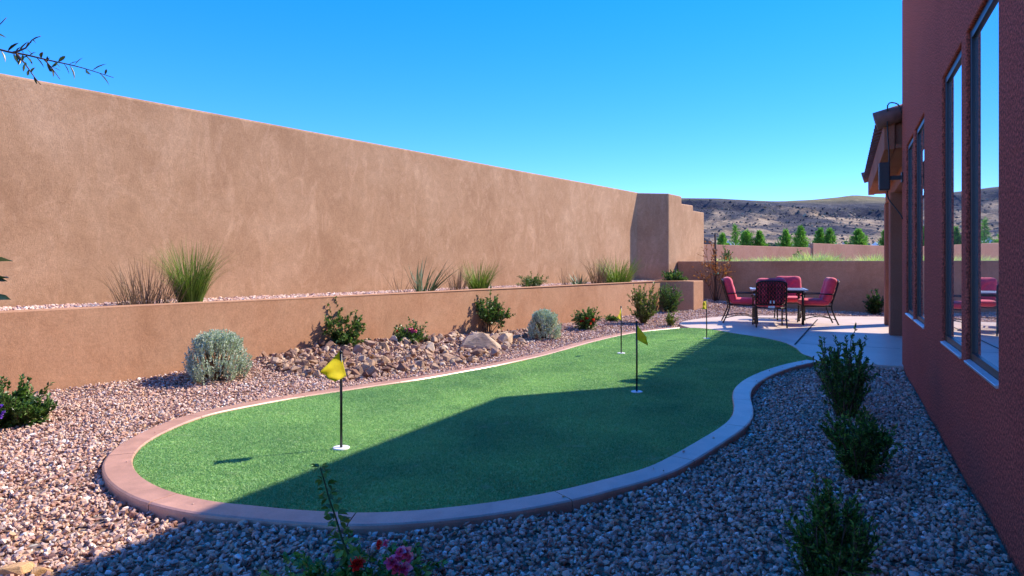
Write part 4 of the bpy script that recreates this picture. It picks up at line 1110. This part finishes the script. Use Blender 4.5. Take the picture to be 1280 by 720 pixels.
# ------------------------------------------------------------------ rocks
def rock_mesh(name, seed, sub=2, amp=0.35, flat=0.75, cuts=7):
    rs = random.Random(seed); bm = bmesh.new()
    bmesh.ops.create_icosphere(bm, subdivisions=sub, radius=1)
    planes = []
    for _ in range(cuts):
        d_ = Vector((rs.gauss(0, 1), rs.gauss(0, 1), rs.gauss(0, 1))).normalized(); planes.append((d_, rs.uniform(0.45, 0.8)))
    for v in bm.verts:
        for d_, h_ in planes:
            e_ = v.co.dot(d_) - h_
            if e_ > 0: v.co -= d_ * e_ * 0.95
        v.co *= 1 + 0.06 * mnoise.noise(v.co * 3 + Vector((seed, 0, 0)))
        v.co.z *= flat; v.co.x *= 1.15
    me = bpy.data.meshes.new(name); bm.to_mesh(me); bm.free()
    return me
def shard_mesh(name, seed, npts=13, dims=(1.2, 0.9, 0.75)):
    """broken angular stone: the hull of a few points, edges knocked off"""
    rs = random.Random(seed); bm = bmesh.new()
    for _ in range(npts):
        d_ = Vector((rs.gauss(0, 1), rs.gauss(0, 1), rs.gauss(0, 1))).normalized() * rs.uniform(0.82, 1.15)
        bm.verts.new((d_.x * dims[0], d_.y * dims[1], d_.z * dims[2]))
    r_ = bmesh.ops.convex_hull(bm, input=bm.verts)
    bmesh.ops.delete(bm, geom=[g_ for g_ in r_['geom_interior'] if isinstance(g_, bmesh.types.BMVert)], context='VERTS')
    bmesh.ops.bevel(bm, geom=[e for e in bm.edges if e.calc_face_angle(0) > 0.35], offset=0.05, segments=1, affect='EDGES')
    me = bpy.data.meshes.new(name); bm.to_mesh(me); bm.free()
    return me
variants = [shard_mesh('rock', 20 + i, 11 + i % 5, (1.25, 0.85 + 0.03 * (i % 4), 0.62 + 0.05 * (i % 5))) for i in range(12)]
for me in variants: me.materials.append(M['rock'])
lowb = ([325, 345, 380, 430, 520, 600, 662], [458, 464, 469, 473, 464, 450, 428])
rp = random.Random(9); cnt = 0; placed = []
def rock_obj(p, s, var, name='rock'):
    o = bpy.data.objects.new(name, var); COL.objects.link(o)
    o.location = p; o.rotation_euler = (rp.uniform(-.9, .9), rp.uniform(-.9, .9), rp.uniform(0, 6.28)); o.scale = (s * rp.uniform(.8, 1.25), s * rp.uniform(.8, 1.2), s * rp.uniform(.7, 1.1))
    return o
tries = 0
while cnt < 292 and tries < 60000:
    tries += 1
    px_ = rp.uniform(325, 662); wy = HOR + 0.133 * (1273 - px_) - 1
    lo = np.interp(px_, *lowb)
    # uniform over the ground between the wall and the pile's foot
    A_, B_ = at(px_, wy), at(px_, lo)
    u = rp.random(); Yq = B_.y + (A_.y - B_.y) * u
    # denser near the wall
    x_ = (px_ - 640) / F * Yq
    d_ = float((np.array([x_, Yq]) - R0) @ LN)
    if d_ < 0.06: continue
    if rp.random() > np.interp(px_, [325, 400, 600, 662], [0.35, 0.9, 1, 0.6]): continue
    s = rp.uniform(0.038, 0.074) * (1.3 if rp.random() < 0.15 else 1)
    if any((x_ - q[0]) ** 2 + (Yq - q[1]) ** 2 < (0.62 * (s + q[2])) ** 2 for q in placed): continue
    placed.append((x_, Yq, s))
    o = rock_obj((x_, Yq, float(yard_z(x_, Yq)) + s * 0.55 + 0.015), s, variants[cnt % 12])
    tag(o, 'angular brown or tan rock, one of the rubble heaped against the retaining wall', 'rock', 'rocks in the rubble pile'); cnt += 1
print('rocks', cnt)
rub = []
while len(rub) < 1500:
    px_ = rp.uniform(322, 668); u = rp.random()
    A_, B_ = at(px_, HOR + 0.133 * (1273 - px_) - 1), at(px_, np.interp(px_, *lowb) + 1)
    Yq = B_.y + (A_.y - B_.y) * u; x_ = (px_ - 640) / F * Yq
    if float((np.array([x_, Yq]) - R0) @ LN) < 0.04: continue
    rub.append((x_, Yq, float(yard_z(x_, Yq)) + 0.012 + 0.02 * rp.random()))
V, Fc = stones(np.array(rub), 0.018 + 0.02 * rng.random(len(rub)), 0.27, 0.75)
M['rubble'] = island_mat('rubble_chips', [(0, (0.15, 0.075, 0.055)), (0.25, (0.32, 0.19, 0.125)), (0.5, (0.48, 0.31, 0.2)), (0.7, (0.36, 0.21, 0.16)), (0.85, (0.56, 0.4, 0.26)), (1, (0.66, 0.52, 0.4))], 0.85, 0.25)
tag(link('rubble_chips', np_mesh('rubble_chips', V, Fc), M['rubble']), kind='stuff')
def boulder(label, px_, py_, wpx, hpx, mat, seed, rz=0.0, sink=0.3, name='boulder', dep=0.8):
    p_ = gpt(px_, py_); me = shard_mesh(name, seed, 16, (1.15, 1.0, 1.0)); me.materials.append(mat)
    o = bpy.data.objects.new(name, me); COL.objects.link(o)
    w_ = wpx * mpp(p_) / 2; h_ = hpx * mpp(p_)
    o.scale = (w_ * 1.05, w_ * dep, h_ * 0.75); o.location = p_ + Vector((0, w_ * dep * 0.7, h_ * 0.25)); o.rotation_euler = (0, 0, rz)
    return tag(o, label, 'boulder')
boulder('largest pale pinkish boulder, ridged, in the right half of the rock pile', 603, 438, 60, 21, M['boulder'], 91, 0.4)
boulder('pale angular boulder leaning on the largest pale boulder', 632, 431, 24, 17, M['boulder'], 92, 1.2)
boulder('dark brown rounded stone at the foot of the rock pile behind the nearest flag', 447, 471, 20, 13, M['dark_boulder'], 93, 0.1)
boulder('flat orange stone at the lower left corner', 8, 724, 54, 16, M['orange_boulder'], 94, 0.3, dep=0.6)
boulder('small yellow stone beside the flat orange stone at the lower edge', 46, 722, 26, 14, M['orange_boulder'], 95, 0.9, dep=0.7)
me = rock_mesh('boulder', 97, 3, cuts=8, flat=1.0); me.materials.append(M['dark_boulder'])
o = link('boulder', me, None); p_ = atY(886, 299, 58); o.location = (p_.x, 58, hill_z(p_.x, 58) + 0.9); o.scale = (0.55, 0.6, 1.5)
tag(o, 'dark upright boulder beyond the far wall, left of the stake', 'boulder')

# ------------------------------------------------------------------ flags and cups
def flag_set(base_px, top_py, flag_pts, label, cuplabel, seed):
    b_ = at(*base_px); k_ = mpp(b_)
    root = empty('golf_flag', b_); tag(root, label, 'golf flag')
    hp = (base_px[1] - top_py) * k_
    pb = MB(); pb.tube([(0, 0, -0.05), (0.0, 0, hp * 0.5), (-0.002, 0, hp)], 0.009, 8)
    pb.tube([(-0.002, 0, hp - 0.004), (-0.002, 0, hp + 0.010), (-0.002, 0, hp + 0.016)], [0.011, 0.011, 0.004], 8)
    pb.build('pole', M['pole'], root, True)
    # cloth: a grid between the hoist and the fly, with folds
    (hx0, hy0), (hx1, hy1), (fx1, fy1), (fx0, fy0) = flag_pts       # hoist top, hoist bottom, fly bottom, fly top (pixels)
    c = lambda x_, y_: np.array([(x_ - base_px[0]) * k_, 0, (base_px[1] - y_) * k_])
    A, B, C_, D_ = c(hx0, hy0), c(hx1, hy1), c(fx1, fy1), c(fx0, fy0)
    nu, nv = 16, 12; V = []
    rs = random.Random(seed); ph = rs.random() * 6
    for j in range(nv + 1):
        v = j / nv
        for i in range(nu + 1):
            u = i / nu
            p_ = (1 - u) * ((1 - v) * A + v * B) + u * ((1 - v) * D_ + v * C_)
            p_[1] += -0.10 * u + 0.03 * u * math.sin(ph + 4.2 * u + 2.0 * v) + 0.015 * u * math.sin(9 * v + 5 * u)
            V.append(p_)
    q = [(j * (nu + 1) + i, j * (nu + 1) + i + 1, (j + 1) * (nu + 1) + i + 1, (j + 1) * (nu + 1) + i) for j in range(nv) for i in range(nu)]
    me = np_mesh('flag', V, q, True); fl = link('flag', me, M['flag'], root)
    sd = fl.modifiers.new('thick', 'SOLIDIFY'); sd.thickness = 0.0012
    cu = MB(); n_ = 28
    a_ = np.arange(n_) * 2 * pi / n_
    ring = lambda r, zz: np.stack([r * np.cos(a_), r * np.sin(a_), np.full(n_, zz)], -1)
    rings = [ring(0.056, 0.0), ring(0.056, 0.011), ring(0.053, 0.0125), ring(0.047, 0.0115), ring(0.008, 0.0105)]
    V = np.vstack(rings); j = np.arange(n_); k2 = (j + 1) % n_
    q = np.vstack([np.stack([r * n_ + j, r * n_ + k2, (r + 1) * n_ + k2, (r + 1) * n_ + j], -1) for r in range(4)])
    cu.add(V, q)
    tag(cu.build('golf_cup', M['white'], None, True, b_), cuplabel, 'golf cup')
flag_set((426.5, 561), 441, [(425, 438), (433, 470), (422, 475), (407, 461)], 'yellow flag on a black pole, nearest to the viewer, curling left', 'white golf cup under the nearest yellow flag', 1)
flag_set((776.5, 442), 384, [(776.5, 384.5), (777.5, 401), (769, 396), (773, 391)], 'small drooping yellow flag left of the olive shaded one', 'white golf cup under the drooping flag near the sunlit edge', 2)
flag_set((796, 490.5), 403, [(796, 405), (795.5, 424), (808.5, 431), (805, 420)], 'yellow flag whose shaded side looks olive, streaming right in mid green', 'golf cup at the edge of the house shadow', 3)
flag_set((883.3, 423.5), 375, [(883.3, 376), (883.5, 386.5), (876.5, 386), (876.5, 376.5)], 'square yellow flag farthest away, beside the patio', 'golf cup under the farthest flag beside the patio', 4)

# ------------------------------------------------------------------ table and chairs
def cushion_mesh(w, d, h, groove=0.0, seed=0):
    """puffed rectangular cushion, centred; w along x, d along y, h along z"""
    nu, nv = 40, 20; V = []
    sg = lambda a_, e_: math.copysign(abs(a_) ** e_, a_)
    for j in range(nv + 1):
        b_ = -pi / 2 + pi * j / nv
        for i in range(nu):
            a_ = 2 * pi * i / nu
            x_ = w / 2 * sg(math.cos(b_), 0.45) * sg(math.cos(a_), 0.28); y_ = d / 2 * sg(math.cos(b_), 0.45) * sg(math.sin(a_), 0.28); z_ = h / 2 * sg(math.sin(b_), 0.75)
            if groove:
                z_ *= 1 - groove * math.exp(-(x_ / 0.035) ** 2)
                z_ *= 1 - 0.25 * groove * math.exp(-((abs(y_) - d * 0.18) / 0.03) ** 2)
            z_ *= 1 + 0.05 * math.sin(9 * x_ + seed) * math.sin(8 * y_ + 1)
            V.append((x_, y_, z_))
    q = [(j * nu + i, j * nu + (i + 1) % nu, (j + 1) * nu + (i + 1) % nu, (j + 1) * nu + i) for j in range(nv) for i in range(nu)]
    return np_mesh('cushion', V, q, True)

CW, CD, SH = 0.56, 0.54, 0.40        # chair frame: width, depth, seat frame height; +y is the front
RECL = math.radians(14)
def back_pt(x_, h_):  # point of the backrest plane
    return (x_, -CD / 2 - (h_ - SH) * math.tan(RECL), h_)
def make_chair(label):
    r = empty('patio_chair'); tag(r, label, 'chair', 'red cushioned patio chairs round the table')
    for sx in (-1, 1):
        x_ = sx * CW / 2
        f = MB(); f.tube(catmull([(x_, CD / 2 + 0.02, 0), (x_, CD / 2 + 0.005, SH * 0.6), (x_, CD / 2 - 0.01, 0.60), (x_, CD / 2 - 0.015, 0.645)], 0.06), 0.015, 8); f.build('leg', M['metal'], r, True)
        b_ = MB(); b_.tube(catmull([(x_, -CD / 2 - 0.13, 0), (x_, -CD / 2 - 0.04, 0.22), (x_, -CD / 2, SH), back_pt(x_, 0.7), back_pt(x_ * 0.97, 0.93)], 0.06), 0.015, 8); b_.build('leg', M['metal'], r, True)
        a_ = MB(); bp = back_pt(x_, 0.66)
        for off in (-0.018, 0.018):
            a_.tube(catmull([(x_ + off, bp[1] + 0.02, 0.655), (x_ + off, -0.1, 0.67), (x_ + off, CD / 2 - 0.06, 0.665), (x_ + off, CD / 2 + 0.03, 0.645), (x_ + off, CD / 2 + 0.045, 0.615)], 0.05), 0.012, 6)
        a_.box((x_, 0.0, 0.668), (0.04, CD * 0.95, 0.008)); a_.build('armrest', M['metal'], r, True)
        s_ = MB(); s_.tube(catmull([(x_, CD / 2 + 0.012, 0.10), (x_, 0.08, 0.17), (x_, -0.12, 0.17), (x_, -CD / 2 - 0.085, 0.11)], 0.05), 0.010, 6); s_.build('stretcher', M['metal'], r, True)
    sf = MB()
    for sy in (-1, 1): sf.tube([(-CW / 2, sy * CD / 2, SH), (CW / 2, sy * CD / 2, SH)], 0.014, 8)
    for sx in (-1, 1): sf.tube([(sx * CW / 2, -CD / 2, SH), (sx * CW / 2, CD / 2, SH)], 0.014, 8)
    for k_ in range(1, 6): sf.box((-CW / 2 + CW * k_ / 6, 0, SH), (0.03, CD, 0.006))
    sf.tube([(-CW / 2, 0.0, 0.17), (CW / 2, 0.0, 0.17)], 0.009, 6)
    sf.build('seat_frame', M['metal'], r, True)
    # woven back: frame and crossing bands
    bk = MB()
    top = 0.95
    bk.tube(catmull([back_pt(-CW / 2 * 0.97, 0.90), back_pt(-CW / 2 * 0.85, 0.945), back_pt(-CW * 0.2, 0.97), back_pt(CW * 0.2, 0.97), back_pt(CW / 2 * 0.85, 0.945), back_pt(CW / 2 * 0.97, 0.90)], 0.04), 0.014, 8)
    bk.tube([back_pt(-CW / 2, 0.47), back_pt(CW / 2, 0.47)], 0.012, 8)
    nlat = 9
    for k_ in range(nlat):
        xb = -CW / 2 + 0.03 + (CW - 0.06) * k_ / (nlat - 1)
        for ph in (0, pi):
            pts = [back_pt(xb + 0.022 * math.sin(ph + (h_ - 0.47) * 2 * pi / 0.165), h_) for h_ in np.linspace(0.47, 0.955, 17)]
            pts = [(p_[0], p_[1] + 0.004 * math.cos(ph + (p_[2] - .47) * 2 * pi / .165), p_[2]) for p_ in pts if abs(p_[0]) < CW / 2 - 0.004]
            if len(pts) > 3: bk.tube(pts, 0.0085, 5)
    bk.build('backrest', M['metal'], r, True)
    sc = link('seat_cushion', cushion_mesh(CW * 0.96, CD * 1.04, 0.15, 0.0), M['cushion'], r, (0, 0.03, SH + 0.085))
    bc = link('back_cushion', cushion_mesh(CW * 0.99, 0.58, 0.21, 0.55, 2), M['cushion'], r, (0, -CD / 2 - 0.33 * math.tan(RECL) + 0.10, SH + 0.345))
    bc.rotation_euler = (pi / 2 + RECL, 0, 0)
    return r
def copy_tree(o, parent=None):
    c = o.copy(); COL.objects.link(c)
    if parent is not None: c.parent = parent
    for ch in list(o.children): copy_tree(ch, c)
    return c
ZP = 0.013
tcen = Vector((5.62, 14.45, ZP))
chairs = [((5.13, 13.62), math.radians(-14), 'red cushioned chair with its dark woven back turned to the viewer'),
          ((4.90, 14.55), math.radians(-104), 'red cushioned chair at the left of the table, facing right'),
          ((6.28, 14.16), math.radians(76), 'red cushioned chair at the right of the table, facing left'),
          ((6.22, 15.30), math.radians(164), 'red cushioned chair on the far side of the table, facing the viewer')]
proto = None
for (x_, y_), rz, lb in chairs:
    c = make_chair(lb) if proto is None else copy_tree(proto)
    if proto is None: proto = c; first = c
    c['label'] = lb; c.scale = (1, 1, 0.935); c.location = (x_, y_, ZP); c.rotation_euler = (0, 0, rz)
tgb = MB(); bp = back_pt(0, 0.465); tgb.box((0.01, bp[1] - 0.018, 0.425), (0.12, 0.006, 0.045)); tgb.build('care_label', M['white'], first)
for dx in (-0.012, 0.05):
    tgb = MB(); bp = back_pt(0, 0.53); tgb.box((dx, bp[1] - 0.016, 0.53), (0.026, 0.006, 0.06)); tgb.build('hang_tag', M['white'], first)
tbl = empty('patio_table', tcen, math.radians(-18)); tag(tbl, 'square dark metal patio table with a pale slatted top between the red chairs', 'table')
TW = 1.10; TH = 0.72
tt = MB()
for sx in (-1, 1):
    tt.box((sx * (TW / 2 - 0.025), 0, TH - 0.014), (0.05, TW, 0.028)); tt.box((0, sx * (TW / 2 - 0.025), TH - 0.0145), (TW - 0.1, 0.05, 0.027))
for k_ in range(27):
    u = -TW / 2 + 0.07 + (TW - 0.14) * k_ / 26
    tt.box((u, 0, TH - 0.012), (0.024, TW - 0.09, 0.006)); tt.box((0, u, TH - 0.0185), (TW - 0.09, 0.024, 0.006))
tt.build('tabletop', M['tabletop'], tbl)
ap = MB()
for sx in (-1, 1):
    ap.box((sx * (TW / 2 - 0.10), 0, TH - 0.055), (0.02, TW - 0.22, 0.05)); ap.box((0, sx * (TW / 2 - 0.10), TH - 0.055), (TW - 0.22, 0.02, 0.05))
ap.build('apron', M['metal'], tbl)
for sx in (-1, 1):
    for sy in (-1, 1):
        lg = MB(); lg.tube([(sx * (TW / 2 - 0.09), sy * (TW / 2 - 0.09), 0), (sx * (TW / 2 - 0.10), sy * (TW / 2 - 0.10), TH - 0.03)], 0.022, 8); lg.build('leg', M['metal'], tbl, True)

# ------------------------------------------------------------------ sky, sun, camera
W = bpy.data.worlds.new('World'); S.world = W; W.use_nodes = True
nt = W.node_tree; nt.nodes.clear()
wo = nt.nodes.new('ShaderNodeOutputWorld'); bg = nt.nodes.new('ShaderNodeBackground'); sky = nt.nodes.new('ShaderNodeTexSky')
sky.sky_type = 'NISHITA'; sky.sun_disc = False; sky.sun_elevation = math.radians(ELEV); sky.sun_rotation = math.atan2(SUN[0], SUN[1])
sky.altitude = 2000; sky.air_density = 0.6; sky.dust_density = 0.0; sky.ozone_density = 3.0
hs = nt.nodes.new('ShaderNodeHueSaturation'); hs.inputs['Saturation'].default_value = 1.89; hs.inputs['Value'].default_value = 3.1; hs.inputs['Hue'].default_value = 0.519
gm = nt.nodes.new('ShaderNodeGamma'); gm.inputs[1].default_value = 0.545
nt.links.new(sky.outputs[0], gm.inputs[0]); nt.links.new(gm.outputs[0], hs.inputs['Color']); nt.links.new(hs.outputs[0], bg.inputs['Color'])
bg.inputs['Strength'].default_value = 0.15
nt.links.new(bg.outputs[0], wo.inputs[0])
sl = bpy.data.lights.new('sun', 'SUN'); sl.energy = 4.3; sl.angle = math.radians(0.5); sl.color = (1.0, 0.89, 0.72)
so_ = bpy.data.objects.new('sun', sl); COL.objects.link(so_)
ce = math.cos(math.radians(ELEV)); sd = Vector((SUN[0] * ce, SUN[1] * ce, math.sin(math.radians(ELEV))))
so_.rotation_euler = (-sd).to_track_quat('-Z', 'Y').to_euler(); so_.location = sd * 40
cd = bpy.data.cameras.new('camera'); cam = bpy.data.objects.new('camera', cd); COL.objects.link(cam)
cam.location = (0, 0, EYE); cam.rotation_euler = (pi / 2, 0, 0)
cd.sensor_width = 36; cd.sensor_fit = 'HORIZONTAL'; cd.lens = 36 * F / 1280; cd.shift_y = -(360 - HOR) / 1280
cd.clip_start = 0.05; cd.clip_end = 5000
S.camera = cam
S.view_settings.view_transform = 'Standard'; S.view_settings.look = 'None'; S.view_settings.exposure = 0.92; S.view_settings.gamma = 1.0
S.render.engine = 'CYCLES'
S.cycles.max_bounces = 6; S.cycles.diffuse_bounces = 3; S.cycles.glossy_bounces = 3; S.cycles.transmission_bounces = 2
S.cycles.caustics_reflective = False; S.cycles.caustics_refractive = False
